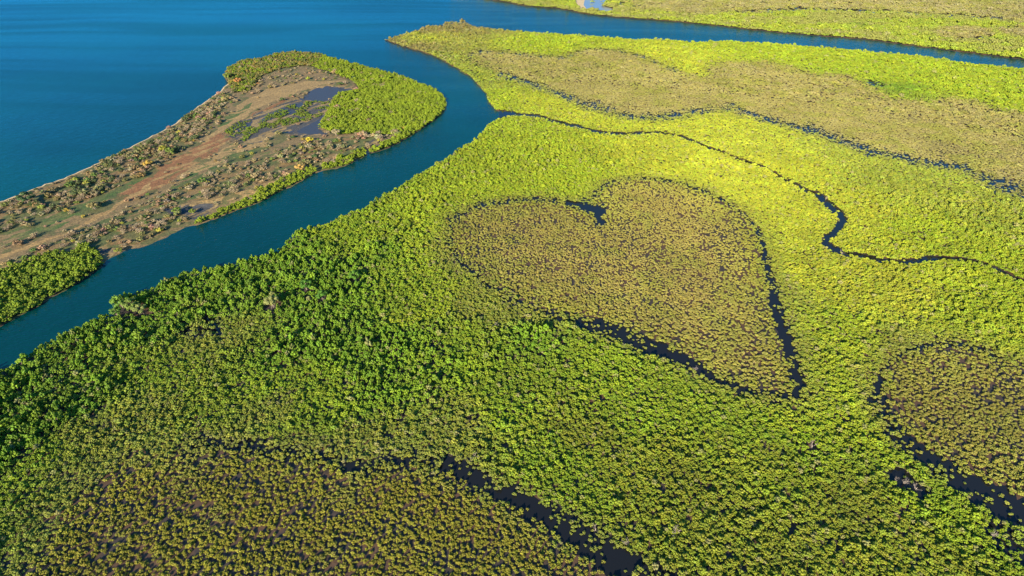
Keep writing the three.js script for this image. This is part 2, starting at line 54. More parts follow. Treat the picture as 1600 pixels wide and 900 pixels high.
    creek: [[-15.0,-655.0],[-9.5,-661.0],[-4.0,-659.0],[1.5,-662.7],[7.0,-660.4],[12.5,-661.9],[18.1,-659.8],[23.7,-658.0],[29.0,-655.3],[34.5,-653.5],[39.4,-646.8],[44.4,-640.4],[49.9,-637.9],[55.3,-635.2],[59.9,-628.4],[65.0,-625.5],[69.8,-620.8],[75.3,-620.2],[80.0,-615.5],[84.9,-612.0],[89.5,-607.0],[94.8,-606.5],[99.6,-603.7],[104.2,-600.2],[109.5,-600.2],[115.0,-599.4],[120.5,-599.5],[126.3,-601.9],[131.7,-601.1],[137.1,-600.9],[142.6,-602.6],[147.6,-601.6],[153.2,-604.0],[158.1,-603.7],[163.6,-602.2],[168.8,-599.2],[173.9,-596.3],[178.4,-592.0],[182.1,-588.7],[184.8,-582.3],[188.4,-578.8],[191.1,-572.8],[194.2,-568.3],[197.1,-562.9],[200.2,-558.3],[203.6,-554.5],[206.3,-549.1],[210.0,-546.5],[212.1,-540.5],[215.4,-537.2],[218.2,-533.0],[220.9,-528.8],[224.3,-524.6],[227.3,-520.0],[230.5,-515.9],[234.4,-513.4],[237.9,-510.2],[239.9,-504.4],[241.4,-498.0],[243.9,-493.3],[244.7,-486.2],[246.7,-481.0],[248.4,-475.5],[251.3,-472.7],[252.2,-466.8],[253.0,-460.9],[256.8,-457.8],[257.5,-450.0],[260.2,-445.8],[259.5,-439.2],[260.4,-434.1],[260.2,-427.9],[260.3,-421.3],[264.7,-420.7],[261.8,-413.5],[261.6,-409.5],[256.4,-404.7],[251.6,-396.4],[245.6,-390.8],[238.6,-385.0],[230.9,-372.4],[230.1,-363.6],[232.5,-360.7],[236.1,-358.7],[238.2,-354.6],[242.0,-354.4],[244.8,-353.1],[248.2,-352.8],[250.3,-350.5],[253.8,-350.4],[255.9,-347.9],[259.1,-347.1],[261.4,-345.6],[264.9,-345.9],[267.6,-345.1],[270.5,-344.5],[273.0,-343.2],[276.1,-342.6],[280.2,-344.4],[283.2,-344.1],[286.7,-344.7],[289.8,-344.2],[294.3,-345.3],[298.3,-345.7],[301.6,-346.0],[307.0,-349.0],[310.6,-349.1],[314.6,-348.2],[319.5,-349.1],[321.3,-346.6],[324.7,-346.0],[328.0,-345.3],[330.3,-343.5],[331.5,-340.5],[333.1,-337.9],[334.3,-335.0],[336.6,-333.2],[337.6,-329.1],[339.6,-326.1],[340.9,-323.9],[341.6,-321.2],[343.6,-319.8],[345.7,-318.6],[346.9,-316.4],[348.9,-315.1],[350.3,-313.3],[351.7,-311.3],[353.3,-309.7],[353.4,-306.6],[354.8,-304.8],[356.3,-303.2],[358.3,-302.1],[359.9,-300.5],[360.7,-298.3],[364.8,-302.3],[364.3,-305.0],[362.1,-305.9],[360.2,-307.1],[360.2,-310.3],[358.5,-311.8],[356.9,-313.5],[355.7,-315.5],[353.7,-316.8],[351.3,-317.7],[350.8,-320.6],[349.9,-323.1],[348.2,-324.8],[346.2,-326.1],[344.5,-327.9],[342.8,-329.5],[342.0,-333.6],[340.1,-336.9],[338.3,-339.2],[336.6,-341.7],[335.2,-344.6],[333.2,-347.0],[330.5,-348.6],[328.1,-350.4],[324.8,-351.1],[322.5,-353.4],[317.6,-353.1],[313.4,-353.7],[310.5,-354.7],[306.5,-354.0],[303.1,-354.5],[298.9,-354.6],[294.4,-353.3],[290.1,-351.1],[286.7,-350.8],[283.0,-350.0],[280.1,-350.6],[276.3,-349.0],[273.0,-348.8],[271.1,-351.0],[268.0,-351.1],[264.7,-351.1],[262.2,-352.3],[260.2,-354.7],[257.1,-355.6],[254.5,-357.2],[251.6,-358.7],[248.3,-359.4],[245.0,-360.1],[242.2,-361.1],[241.4,-366.5],[239.4,-370.1],[237.5,-372.9],[235.6,-373.4],[240.0,-375.5],[245.0,-380.1],[252.4,-388.3],[258.8,-397.9],[267.5,-408.0],[269.7,-418.8],[271.1,-427.0],[269.6,-432.8],[271.1,-441.6],[268.1,-443.9],[269.0,-451.3],[267.6,-456.4],[264.3,-460.6],[260.6,-463.9],[257.1,-467.5],[257.0,-474.4],[254.0,-477.0],[252.9,-482.7],[249.9,-486.1],[247.6,-490.8],[246.4,-497.5],[244.5,-503.1],[242.2,-508.3],[240.1,-514.2],[237.0,-518.5],[233.4,-521.9],[230.5,-526.8],[227.6,-531.8],[223.2,-533.7],[221.0,-539.1],[217.9,-542.7],[215.1,-547.1],[211.7,-550.4],[209.7,-556.7],[206.0,-560.0],[202.7,-564.2],[199.9,-569.4],[196.6,-573.9],[193.4,-578.6],[190.8,-584.5],[187.4,-589.0],[184.3,-594.4],[180.9,-599.2],[175.5,-601.8],[170.4,-604.9],[165.3,-608.2],[160.0,-611.4],[154.5,-610.7],[148.9,-608.8],[143.8,-609.5],[138.8,-610.4],[133.1,-609.6],[127.2,-607.2],[121.8,-608.2],[116.3,-608.9],[111.0,-609.3],[105.9,-609.6],[101.1,-612.0],[95.9,-612.7],[91.3,-616.3],[86.8,-621.2],[81.3,-622.2],[77.0,-629.5],[72.2,-634.6],[66.5,-634.9],[61.6,-639.3],[56.5,-643.7],[51.5,-647.9],[45.9,-650.1],[40.9,-656.2],[35.9,-663.8],[30.3,-668.9],[24.3,-668.2],[18.5,-668.9],[12.8,-670.4],[7.3,-672.0],[1.9,-679.7],[-3.8,-679.9],[-9.4,-681.5],[-15.0,-685.3]],
    side_creek: [[228.7,-369.3],[223.1,-366.0],[217.6,-362.0],[213.5,-361.1],[209.1,-360.1],[205.0,-359.5],[204.3,-357.4],[208.4,-357.9],[212.5,-358.4],[217.0,-359.8],[222.6,-363.0],[228.3,-367.1]],
    heart_notch: [[44.6,-436.8],[48.1,-434.3],[51.8,-432.9],[55.1,-429.6],[59.1,-426.2],[62.8,-423.1],[67.4,-419.9],[66.7,-411.1],[69.2,-404.0],[71.6,-399.2],[74.6,-403.8],[73.1,-410.0],[72.6,-415.5],[75.3,-431.8],[66.1,-435.2],[62.0,-439.8],[57.4,-441.1],[53.6,-442.2],[49.7,-442.6],[45.9,-443.8]],
    heart_upper_rim: [[71.6,-426.7],[71.2,-435.5],[69.9,-441.8],[73.1,-456.6],[77.0,-462.9],[81.0,-470.1],[86.7,-475.5],[92.5,-481.1],[97.0,-482.9],[101.6,-484.6],[106.2,-486.3],[110.8,-488.1],[115.0,-487.6],[119.2,-486.8],[123.6,-487.0],[127.8,-486.4],[132.2,-485.2],[136.4,-483.0],[140.8,-481.9],[145.0,-480.3],[149.2,-478.6],[152.2,-475.5],[155.2,-472.5],[158.5,-470.1],[161.5,-467.3],[164.4,-464.1],[167.3,-461.4],[170.2,-456.7],[173.2,-452.4],[176.0,-447.9],[178.7,-443.3],[180.6,-438.7],[182.2,-433.8],[184.0,-429.2],[185.7,-424.7],[187.4,-420.3],[188.0,-413.6],[188.7,-407.2],[189.2,-400.7],[189.8,-394.5],[191.4,-396.3],[190.7,-402.5],[189.9,-408.6],[189.3,-415.1],[188.4,-421.6],[186.7,-426.3],[185.2,-431.1],[183.4,-435.7],[181.5,-440.3],[179.9,-445.4],[177.1,-450.0],[174.3,-454.5],[171.4,-459.1],[168.8,-464.5],[165.6,-467.2],[162.6,-469.9],[159.7,-473.2],[156.4,-475.6],[153.3,-478.6],[150.2,-481.7],[146.0,-483.7],[141.7,-485.3],[137.6,-487.3],[133.2,-488.9],[128.7,-490.1],[124.5,-491.1],[120.1,-490.9],[115.9,-491.9],[111.3,-491.8],[106.6,-490.5],[101.9,-488.4],[97.3,-486.8],[92.5,-484.5],[86.5,-479.5],[80.4,-474.2],[75.8,-467.1],[71.3,-459.2],[67.0,-441.8],[67.8,-431.9],[69.0,-423.9]],
    heart_right_rim: [[189.5,-394.8],[188.4,-388.0],[186.7,-381.0],[185.6,-374.5],[184.5,-368.1],[183.3,-362.1],[180.8,-354.5],[178.4,-347.0],[175.9,-339.4],[174.9,-332.9],[173.7,-326.7],[171.6,-320.2],[170.1,-314.2],[168.2,-308.2],[167.6,-302.7],[165.4,-296.9],[163.4,-290.9],[162.3,-284.8],[162.2,-279.6],[160.7,-274.1],[160.8,-269.8],[159.5,-265.0],[158.2,-260.2],[157.5,-255.6],[156.9,-251.6],[155.1,-247.3],[154.6,-243.6],[154.8,-240.2],[153.1,-236.4],[151.8,-232.6],[151.0,-228.8],[150.6,-225.2],[150.5,-222.5],[148.6,-219.4],[146.0,-215.6],[148.2,-213.8],[151.3,-217.2],[154.5,-221.8],[156.9,-226.7],[157.9,-230.5],[158.3,-234.3],[159.8,-238.6],[160.4,-242.4],[162.1,-246.5],[162.3,-250.2],[162.4,-253.8],[163.1,-257.7],[164.9,-262.4],[165.2,-266.9],[167.4,-272.1],[167.4,-276.8],[168.3,-282.5],[170.6,-288.7],[170.6,-293.8],[171.5,-298.9],[173.3,-304.6],[174.5,-310.3],[175.8,-316.2],[176.2,-321.9],[177.9,-328.3],[179.0,-334.5],[180.2,-340.8],[182.8,-348.1],[184.2,-355.4],[186.5,-363.4],[187.5,-369.8],[188.5,-376.1],[189.5,-382.6],[190.3,-389.1],[191.8,-396.1]],
    heart_left_rim: [[45.6,-443.5],[41.1,-444.3],[36.5,-445.1],[31.9,-445.6],[27.3,-446.5],[22.7,-446.8],[18.2,-447.1],[13.6,-447.5],[9.8,-447.2],[6.0,-446.2],[2.1,-445.7],[-1.7,-444.7],[-5.5,-443.9],[-9.9,-442.8],[-14.4,-441.6],[-18.8,-440.4],[-23.2,-439.2],[-26.8,-436.6],[-30.3,-434.1],[-33.8,-431.4],[-37.3,-428.7],[-40.7,-422.8],[-44.3,-417.6],[-47.7,-411.7],[-48.5,-401.3],[-49.5,-391.4],[-47.7,-381.2],[-45.8,-371.6],[-43.4,-364.2],[-41.1,-357.0],[-38.9,-349.8],[-36.2,-345.5],[-33.7,-341.0],[-31.2,-337.0],[-28.8,-332.7],[-25.9,-329.3],[-23.2,-326.0],[-20.6,-322.3],[-18.0,-318.9],[-15.3,-315.7],[-12.7,-312.3],[-10.0,-309.3],[-7.5,-306.2],[-5.0,-302.8],[-2.3,-299.9],[0.8,-297.7],[3.9,-296.0],[6.9,-294.0],[9.9,-292.1],[12.9,-290.3],[15.9,-288.5],[18.6,-287.1],[21.3,-285.8],[24.0,-284.7],[26.7,-283.5],[29.3,-282.2],[31.9,-280.9],[34.6,-279.8],[37.1,-278.3],[37.6,-280.4],[35.0,-281.4],[32.3,-282.5],[29.7,-284.0],[27.1,-285.2],[24.3,-286.2],[21.7,-287.5],[19.0,-288.8],[16.3,-289.9],[13.3,-291.9],[10.4,-293.9],[7.4,-295.9],[4.3,-297.9],[1.2,-299.7],[-1.8,-301.7],[-4.3,-304.5],[-6.7,-308.1],[-9.4,-310.9],[-11.8,-314.6],[-14.6,-317.6],[-17.2,-320.8],[-19.8,-324.3],[-22.5,-327.8],[-25.3,-331.0],[-27.9,-334.8],[-30.4,-338.7],[-32.9,-342.8],[-35.5,-346.8],[-38.0,-351.0],[-40.2,-357.8],[-42.5,-365.0],[-45.0,-372.2],[-46.7,-381.6],[-48.6,-391.2],[-47.7,-400.7],[-46.8,-410.5],[-43.5,-415.6],[-40.2,-421.4],[-36.6,-426.6],[-33.3,-429.3],[-29.9,-431.8],[-26.4,-434.2],[-22.9,-436.9],[-18.6,-438.4],[-14.2,-439.3],[-9.8,-440.4],[-5.4,-442.0],[-1.6,-442.4],[2.2,-443.2],[6.0,-444.3],[9.8,-445.0],[13.6,-445.7],[18.1,-445.4],[22.6,-444.8],[27.1,-444.6],[31.7,-443.6],[36.2,-442.3],[40.8,-441.6],[45.2,-440.2]],
    heart_lower_rim: [[36.9,-277.7],[39.7,-275.1],[42.7,-273.2],[45.7,-271.7],[48.6,-269.7],[50.9,-265.8],[53.8,-264.2],[56.1,-261.7],[58.9,-260.9],[62.3,-261.5],[64.9,-260.4],[67.3,-257.7],[69.5,-254.4],[72.4,-252.4],[74.4,-249.6],[77.0,-248.3],[80.5,-249.3],[82.7,-247.1],[85.3,-246.2],[87.0,-243.2],[90.0,-243.0],[92.5,-242.3],[93.7,-239.8],[95.6,-238.2],[97.4,-236.3],[99.7,-235.3],[101.3,-232.8],[103.5,-231.2],[105.3,-229.2],[107.0,-226.7],[109.5,-225.8],[111.6,-224.5],[113.9,-223.6],[115.7,-222.0],[117.9,-220.9],[119.7,-219.3],[121.8,-218.0],[124.1,-217.2],[126.1,-216.3],[128.4,-215.8],[130.2,-214.5],[132.4,-213.7],[134.6,-213.2],[136.6,-211.8],[139.3,-212.2],[141.8,-212.7],[144.0,-212.3],[146.4,-212.5],[148.0,-216.8],[145.6,-216.7],[143.1,-216.2],[140.9,-216.6],[138.6,-216.4],[136.8,-217.2],[134.4,-217.6],[132.3,-218.4],[130.0,-218.8],[127.8,-219.7],[125.9,-220.8],[123.4,-221.0],[121.6,-222.4],[119.9,-224.3],[117.9,-225.7],[115.8,-227.0],[113.6,-228.0],[111.7,-229.7],[109.6,-230.8],[108.2,-233.3],[106.5,-235.5],[105.0,-238.1],[103.4,-240.7],[101.3,-242.1],[100.0,-244.8],[98.1,-246.6],[96.7,-249.9],[93.7,-250.8],[91.4,-252.7],[89.3,-254.8],[87.4,-257.7],[84.1,-257.3],[81.6,-258.8],[79.6,-261.7],[76.9,-262.7],[74.4,-265.0],[71.8,-267.7],[68.6,-269.4],[66.0,-271.6],[63.1,-272.6],[60.8,-275.1],[58.0,-276.4],[54.9,-278.2],[51.3,-278.2],[47.9,-279.1],[44.4,-279.3],[41.2,-280.4],[37.8,-281.3]],
    basin_upper_rim: [[276.2,-244.8],[275.2,-247.8],[273.8,-250.6],[272.0,-252.1],[269.9,-253.1],[268.1,-254.6],[266.0,-255.7],[264.1,-257.1],[262.1,-258.4],[259.3,-258.5],[256.5,-258.1],[253.9,-258.3],[251.0,-258.0],[248.3,-258.0],[245.5,-257.6],[242.6,-257.3],[239.0,-256.1],[235.4,-255.0],[232.0,-253.9],[228.4,-252.5],[224.9,-251.5],[221.4,-249.1],[218.1,-247.1],[214.8,-245.4],[211.3,-243.0],[207.5,-238.9],[203.7,-235.3],[200.1,-231.6],[200.9,-230.3],[204.4,-234.1],[208.1,-237.8],[211.6,-241.5],[214.6,-243.5],[217.9,-245.3],[221.1,-247.3],[224.4,-249.6],[227.7,-250.6],[231.3,-252.1],[234.7,-253.1],[238.4,-254.7],[241.8,-255.8],[244.5,-255.9],[247.2,-256.1],[250.0,-256.2],[252.6,-256.2],[255.6,-256.7],[258.1,-256.5],[261.0,-256.9],[262.8,-255.6],[264.6,-254.1],[266.6,-252.8],[268.5,-251.6],[270.6,-250.5],[272.4,-249.2],[273.0,-245.8],[274.3,-243.1]],
    basin_rim: [[199.2,-231.7],[195.8,-227.0],[191.7,-222.0],[188.8,-217.3],[187.1,-213.7],[185.4,-209.6],[184.6,-205.7],[184.0,-202.4],[184.0,-199.4],[182.9,-195.6],[182.2,-192.3],[182.3,-189.9],[182.9,-187.8],[183.5,-185.6],[185.1,-184.2],[184.3,-181.3],[186.0,-180.2],[186.1,-178.1],[186.7,-176.0],[187.2,-173.7],[188.8,-172.8],[188.6,-170.3],[190.5,-169.4],[190.9,-167.2],[191.2,-164.9],[194.1,-165.1],[195.0,-163.4],[194.9,-161.0],[197.5,-160.9],[197.7,-158.8],[198.8,-157.4],[200.0,-156.1],[199.9,-153.8],[201.7,-153.1],[202.8,-151.8],[203.3,-150.0],[203.4,-147.9],[204.7,-147.2],[204.1,-145.3],[204.5,-143.8],[205.7,-143.0],[208.0,-142.8],[207.1,-140.5],[205.1,-137.4],[206.9,-136.8],[207.7,-135.5],[206.3,-132.8],[209.3,-133.2],[211.4,-133.0],[211.5,-131.4],[212.1,-130.1],[208.9,-126.2],[209.3,-124.8],[212.9,-125.8],[214.4,-125.2],[211.8,-121.8],[215.1,-122.6],[216.4,-121.9],[235.1,-134.7],[232.8,-134.8],[235.2,-138.1],[233.0,-138.2],[230.7,-138.3],[230.4,-139.8],[230.4,-141.5],[230.5,-143.3],[230.3,-144.9],[226.5,-144.0],[226.8,-145.9],[225.6,-146.9],[226.9,-149.7],[225.0,-150.0],[223.8,-150.7],[224.7,-153.1],[222.8,-153.6],[218.8,-152.5],[219.7,-155.0],[217.3,-155.1],[218.9,-158.5],[216.6,-159.2],[214.2,-159.3],[213.6,-161.1],[210.9,-161.1],[211.1,-163.5],[209.8,-164.8],[207.6,-165.1],[206.8,-166.8],[206.5,-169.0],[203.8,-169.0],[204.4,-172.0],[202.3,-172.6],[201.2,-174.1],[199.5,-175.1],[199.4,-177.4],[197.5,-178.0],[196.0,-179.1],[195.4,-181.0],[194.8,-182.7],[193.5,-183.6],[193.9,-186.2],[192.6,-187.5],[192.7,-190.0],[192.2,-191.7],[191.5,-193.4],[191.0,-195.5],[191.1,-198.1],[191.6,-200.5],[191.3,-202.8],[191.3,-205.8],[193.3,-209.8],[193.7,-212.5],[193.7,-215.1],[195.6,-218.8],[195.5,-221.4],[198.3,-225.5],[202.0,-230.1]],
    basin_lower: [[206.8,-148.9],[204.0,-146.3],[200.8,-144.1],[195.0,-139.7],[194.8,-135.3],[194.6,-133.4],[196.1,-132.7],[195.0,-130.2],[196.2,-129.2],[197.8,-128.5],[198.0,-126.9],[196.8,-124.4],[198.9,-123.9],[197.8,-121.3],[199.6,-121.0],[199.7,-119.5],[202.1,-119.7],[202.8,-118.6],[203.0,-117.3],[203.7,-116.3],[202.9,-114.2],[205.0,-114.2],[206.5,-113.8],[217.7,-121.5],[218.0,-123.3],[216.9,-124.0],[215.0,-124.2],[215.1,-125.8],[214.1,-126.7],[213.7,-128.0],[212.8,-128.9],[210.8,-129.1],[211.3,-131.1],[210.2,-131.7],[211.0,-133.7],[210.2,-135.0],[208.2,-135.4],[207.5,-136.8],[207.1,-138.2],[205.8,-139.0],[205.8,-140.8],[204.0,-141.3],[202.9,-140.6],[203.9,-141.5],[206.9,-143.8],[209.0,-147.0]],
    basin_pocket: [[169.6,-165.9],[169.9,-163.4],[171.5,-162.3],[171.8,-160.1],[173.1,-158.8],[175.6,-158.2],[176.7,-156.7],[177.4,-154.8],[177.6,-152.3],[183.8,-156.8],[183.6,-159.3],[182.9,-161.6],[181.1,-163.1],[180.6,-165.3],[179.4,-167.2],[178.1,-168.8],[176.0,-169.5],[174.3,-170.6]],
    foreground_west_rim: [[-156.1,-183.4],[-153.9,-183.9],[-151.4,-184.0],[-149.2,-184.4],[-146.9,-184.8],[-144.6,-185.1],[-142.0,-184.3],[-139.3,-183.9],[-136.6,-183.2],[-133.9,-182.6],[-131.3,-182.2],[-129.1,-182.1],[-126.8,-181.8],[-124.5,-181.4],[-122.3,-181.0],[-120.2,-181.0],[-117.9,-180.3],[-115.6,-180.0],[-113.3,-179.3],[-111.0,-178.8],[-108.7,-178.3],[-106.1,-177.8],[-103.6,-177.7],[-101.1,-177.2],[-98.6,-177.2],[-96.1,-176.8],[-93.9,-176.1],[-91.5,-175.3],[-89.2,-174.9],[-86.9,-174.2],[-84.6,-173.5],[-82.4,-172.7],[-80.1,-172.3],[-77.6,-171.1],[-75.0,-170.0],[-72.4,-169.1],[-69.5,-167.7],[-67.1,-168.3],[-65.1,-169.2],[-62.9,-169.7],[-60.9,-170.4],[-58.8,-171.2],[-56.9,-172.3],[-54.7,-172.5],[-52.7,-173.3],[-50.7,-174.2],[-48.8,-175.1],[-46.8,-175.9],[-45.0,-176.5],[-42.8,-175.9],[-40.3,-175.3],[-37.8,-174.0],[-35.3,-173.4],[-32.9,-172.6],[-32.6,-174.8],[-35.0,-176.1],[-37.6,-176.3],[-40.0,-177.7],[-42.5,-178.3],[-45.4,-179.3],[-47.6,-178.0],[-49.8,-177.7],[-51.7,-176.7],[-53.6,-175.7],[-55.8,-175.3],[-57.8,-174.4],[-59.7,-173.5],[-61.7,-172.7],[-63.9,-172.3],[-66.0,-171.5],[-68.1,-170.9],[-70.1,-170.8],[-72.3,-171.4],[-74.9,-172.0],[-77.5,-172.8],[-80.1,-174.2],[-82.5,-174.6],[-84.7,-175.0],[-87.0,-175.7],[-89.4,-176.5],[-91.7,-177.0],[-94.0,-177.5],[-96.4,-178.3],[-98.9,-178.7],[-101.5,-179.2],[-104.1,-179.8],[-106.5,-179.8],[-109.1,-180.6],[-111.3,-180.7],[-113.7,-181.7],[-116.0,-181.9],[-118.4,-182.8],[-120.8,-183.4],[-122.9,-183.1],[-125.2,-183.6],[-127.4,-183.8],[-129.7,-184.1],[-131.9,-184.3],[-134.4,-184.5],[-137.2,-185.3],[-139.8,-185.7],[-142.5,-186.1],[-145.4,-187.0],[-147.8,-186.7],[-150.2,-186.3],[-152.3,-185.7],[-154.8,-185.6],[-157.0,-185.0]],
    foreground_rim: [[-33.5,-170.9],[-30.8,-170.0],[-28.2,-168.8],[-25.9,-167.1],[-24.0,-165.5],[-22.2,-163.9],[-20.0,-163.9],[-18.1,-162.4],[-16.9,-159.5],[-14.1,-158.7],[-11.4,-157.8],[-9.2,-155.9],[-6.5,-155.6],[-5.0,-153.2],[-2.7,-152.5],[-0.5,-151.6],[0.9,-149.3],[3.0,-149.0],[5.0,-148.2],[6.0,-146.0],[7.8,-145.3],[9.2,-143.6],[11.6,-143.4],[12.9,-141.1],[15.6,-140.8],[16.9,-138.5],[19.3,-138.6],[20.8,-137.3],[21.6,-135.4],[23.4,-134.3],[24.8,-132.8],[26.2,-131.4],[27.4,-129.7],[29.8,-129.3],[30.1,-126.2],[32.7,-126.3],[33.0,-123.9],[35.7,-124.0],[36.6,-122.2],[38.0,-120.2],[40.5,-119.7],[41.4,-117.7],[43.6,-117.8],[45.5,-117.3],[47.7,-117.4],[48.1,-115.2],[50.1,-115.3],[50.5,-113.2],[51.2,-111.5],[52.3,-110.3],[53.3,-109.1],[56.2,-110.4],[57.2,-109.1],[64.1,-118.1],[64.1,-120.7],[61.6,-120.1],[61.2,-122.2],[58.6,-121.4],[57.6,-122.9],[56.0,-123.4],[53.6,-123.0],[52.3,-124.0],[51.6,-126.3],[50.0,-127.3],[48.1,-127.8],[46.9,-129.5],[45.3,-129.7],[44.9,-131.3],[42.4,-131.5],[42.0,-134.0],[39.6,-134.5],[38.4,-136.7],[36.6,-138.0],[35.6,-140.2],[32.6,-140.2],[31.4,-142.5],[28.7,-142.2],[27.0,-143.5],[25.4,-145.7],[23.0,-146.6],[20.6,-146.6],[18.9,-148.2],[16.9,-148.5],[15.8,-150.0],[13.9,-150.9],[11.6,-151.3],[9.9,-152.8],[8.1,-154.3],[6.5,-156.1],[4.7,-157.7],[2.4,-158.7],[0.2,-159.6],[-2.6,-159.3],[-4.6,-160.7],[-7.3,-161.4],[-9.3,-163.9],[-11.2,-165.6],[-12.9,-166.8],[-15.2,-167.9],[-17.3,-169.9],[-19.6,-171.2],[-21.9,-171.6],[-24.1,-172.8],[-26.6,-174.5],[-29.5,-174.7],[-32.0,-176.5]],
    grey_patch: [[-190.7,-260.4],[-188.3,-261.5],[-185.8,-262.4],[-183.7,-264.0],[-181.4,-265.6],[-178.2,-266.4],[-176.0,-268.6],[-173.9,-271.0],[-181.5,-282.5],[-183.7,-280.1],[-187.5,-280.1],[-189.3,-277.3],[-191.8,-276.3],[-192.9,-273.1],[-194.6,-270.8],[-197.5,-270.3]],
    upper_rim: [[-23.3,-847.6],[-16.6,-837.9],[-9.7,-831.0],[-3.1,-822.8],[3.5,-815.9],[10.0,-809.2],[16.2,-798.8],[22.7,-791.7],[28.7,-781.3],[34.8,-773.2],[40.9,-766.4],[47.4,-757.9],[53.6,-748.5],[59.8,-740.5],[64.6,-729.1],[69.5,-718.1],[75.3,-712.0],[79.8,-698.6],[87.2,-691.6],[94.6,-688.8],[102.8,-680.4],[108.7,-676.3],[114.0,-669.9],[120.0,-667.0],[125.3,-660.7],[131.1,-660.3],[136.1,-657.3],[141.3,-655.3],[146.2,-651.7],[152.8,-654.9],[158.7,-655.0],[164.8,-655.7],[170.6,-655.2],[177.0,-657.6],[183.0,-657.7],[189.3,-659.9],[195.5,-659.9],[202.0,-665.0],[207.9,-667.4],[214.3,-672.9],[221.7,-675.6],[229.3,-678.2],[236.9,-681.6],[242.5,-682.8],[247.5,-681.8],[253.5,-684.0],[258.6,-684.0],[262.2,-677.1],[266.3,-673.1],[271.1,-671.4],[274.8,-665.7],[279.1,-659.7],[282.6,-652.4],[286.3,-647.2],[290.3,-642.5],[294.0,-637.5],[298.3,-634.6],[301.9,-630.4],[304.3,-623.5],[308.5,-619.5],[312.6,-615.4],[315.5,-608.9],[318.9,-603.9],[322.0,-600.1],[323.7,-593.6],[329.1,-593.9],[331.0,-588.1],[334.3,-585.1],[336.5,-580.5],[337.3,-573.5],[342.0,-573.1],[344.3,-568.7],[347.0,-565.1],[349.6,-561.2],[351.3,-554.7],[355.7,-552.6],[358.1,-547.6],[362.6,-545.9],[366.0,-542.3],[369.2,-539.4],[373.5,-538.6],[377.0,-536.4],[378.7,-531.5],[381.5,-528.4],[386.1,-528.0],[389.0,-525.3],[391.8,-522.1],[394.8,-519.9],[398.9,-519.4],[401.5,-516.8],[405.3,-515.9],[408.4,-513.9],[411.3,-511.9],[414.1,-509.6],[417.9,-507.7],[428.4,-514.7],[421.9,-501.5],[422.1,-495.0],[422.9,-490.4],[422.0,-484.1],[422.6,-479.5],[421.7,-472.9],[423.8,-469.1],[424.9,-464.5],[426.2,-460.4],[430.8,-460.1],[430.4,-453.6],[435.8,-454.0],[434.3,-446.6],[438.6,-446.9],[439.9,-443.8],[438.9,-438.1],[440.3,-435.2],[443.8,-434.6],[443.5,-429.9],[445.8,-428.1],[448.0,-426.2],[448.2,-422.2],[449.4,-419.3],[448.6,-414.4],[452.5,-414.3],[452.2,-410.0],[456.1,-409.9],[456.4,-406.4],[472.8,-422.8],[473.9,-427.9],[473.0,-431.1],[472.1,-434.4],[466.6,-432.9],[468.1,-438.7],[468.7,-443.6],[465.9,-445.1],[463.3,-446.7],[460.7,-448.3],[463.5,-455.8],[461.8,-458.6],[457.8,-458.9],[459.4,-465.3],[455.1,-465.3],[454.7,-469.8],[454.1,-475.3],[452.5,-479.5],[447.2,-479.6],[447.4,-485.7],[441.4,-484.5],[441.9,-491.2],[438.4,-492.6],[436.4,-495.2],[434.4,-498.3],[432.3,-501.3],[431.7,-506.2],[429.9,-508.7],[438.4,-527.5],[425.1,-520.2],[423.6,-523.4],[418.7,-522.7],[415.5,-524.5],[413.2,-527.7],[409.3,-528.4],[405.6,-529.6],[403.0,-532.5],[399.9,-534.5],[396.6,-536.8],[392.9,-538.5],[390.6,-542.5],[387.6,-545.3],[384.3,-547.9],[381.6,-551.5],[377.4,-552.7],[376.1,-558.5],[372.5,-561.6],[368.5,-564.1],[366.3,-569.7],[364.2,-575.8],[362.4,-582.3],[358.2,-583.3],[356.4,-588.7],[353.0,-591.4],[350.8,-596.1],[349.3,-602.4],[346.2,-606.1],[342.5,-609.0],[341.2,-616.3],[337.5,-619.2],[333.1,-621.0],[332.0,-629.4],[327.2,-632.3],[321.0,-632.4],[317.1,-637.3],[311.3,-638.1],[307.9,-642.9],[304.5,-647.6],[299.7,-649.6],[296.7,-656.4],[293.0,-661.6],[288.7,-665.8],[284.9,-672.9],[280.9,-679.3],[278.4,-687.0],[275.6,-695.8],[269.8,-698.5],[263.4,-698.8],[257.0,-696.2],[251.5,-695.9],[245.6,-694.1],[240.2,-694.7],[232.0,-690.1],[224.6,-688.8],[217.1,-687.0],[210.3,-681.0],[204.0,-677.0],[197.8,-672.4],[191.5,-670.6],[185.4,-670.0],[179.0,-668.1],[172.9,-667.0],[166.5,-665.1],[160.5,-664.9],[154.6,-664.8],[148.2,-661.9],[143.1,-663.9],[138.0,-666.5],[133.2,-670.9],[127.9,-672.2],[122.8,-678.4],[118.0,-686.8],[112.6,-692.9],[107.4,-700.8],[99.8,-713.7],[91.7,-716.2],[84.9,-723.8],[80.5,-734.4],[75.1,-743.3],[69.0,-749.4],[63.0,-757.5],[56.4,-765.3],[49.9,-773.7],[43.2,-782.2],[37.4,-792.5],[30.7,-796.8],[24.6,-807.5],[17.7,-811.9],[11.2,-821.2],[4.7,-829.1],[-2.0,-836.2],[-8.6,-845.4],[-15.4,-853.9],[-22.4,-862.3]],
    upper_pool: [[480.3,-799.7],[482.1,-784.1],[485.5,-778.4],[488.4,-771.8],[499.1,-788.9],[496.6,-796.5],[495.8,-807.2],[487.0,-811.4]],
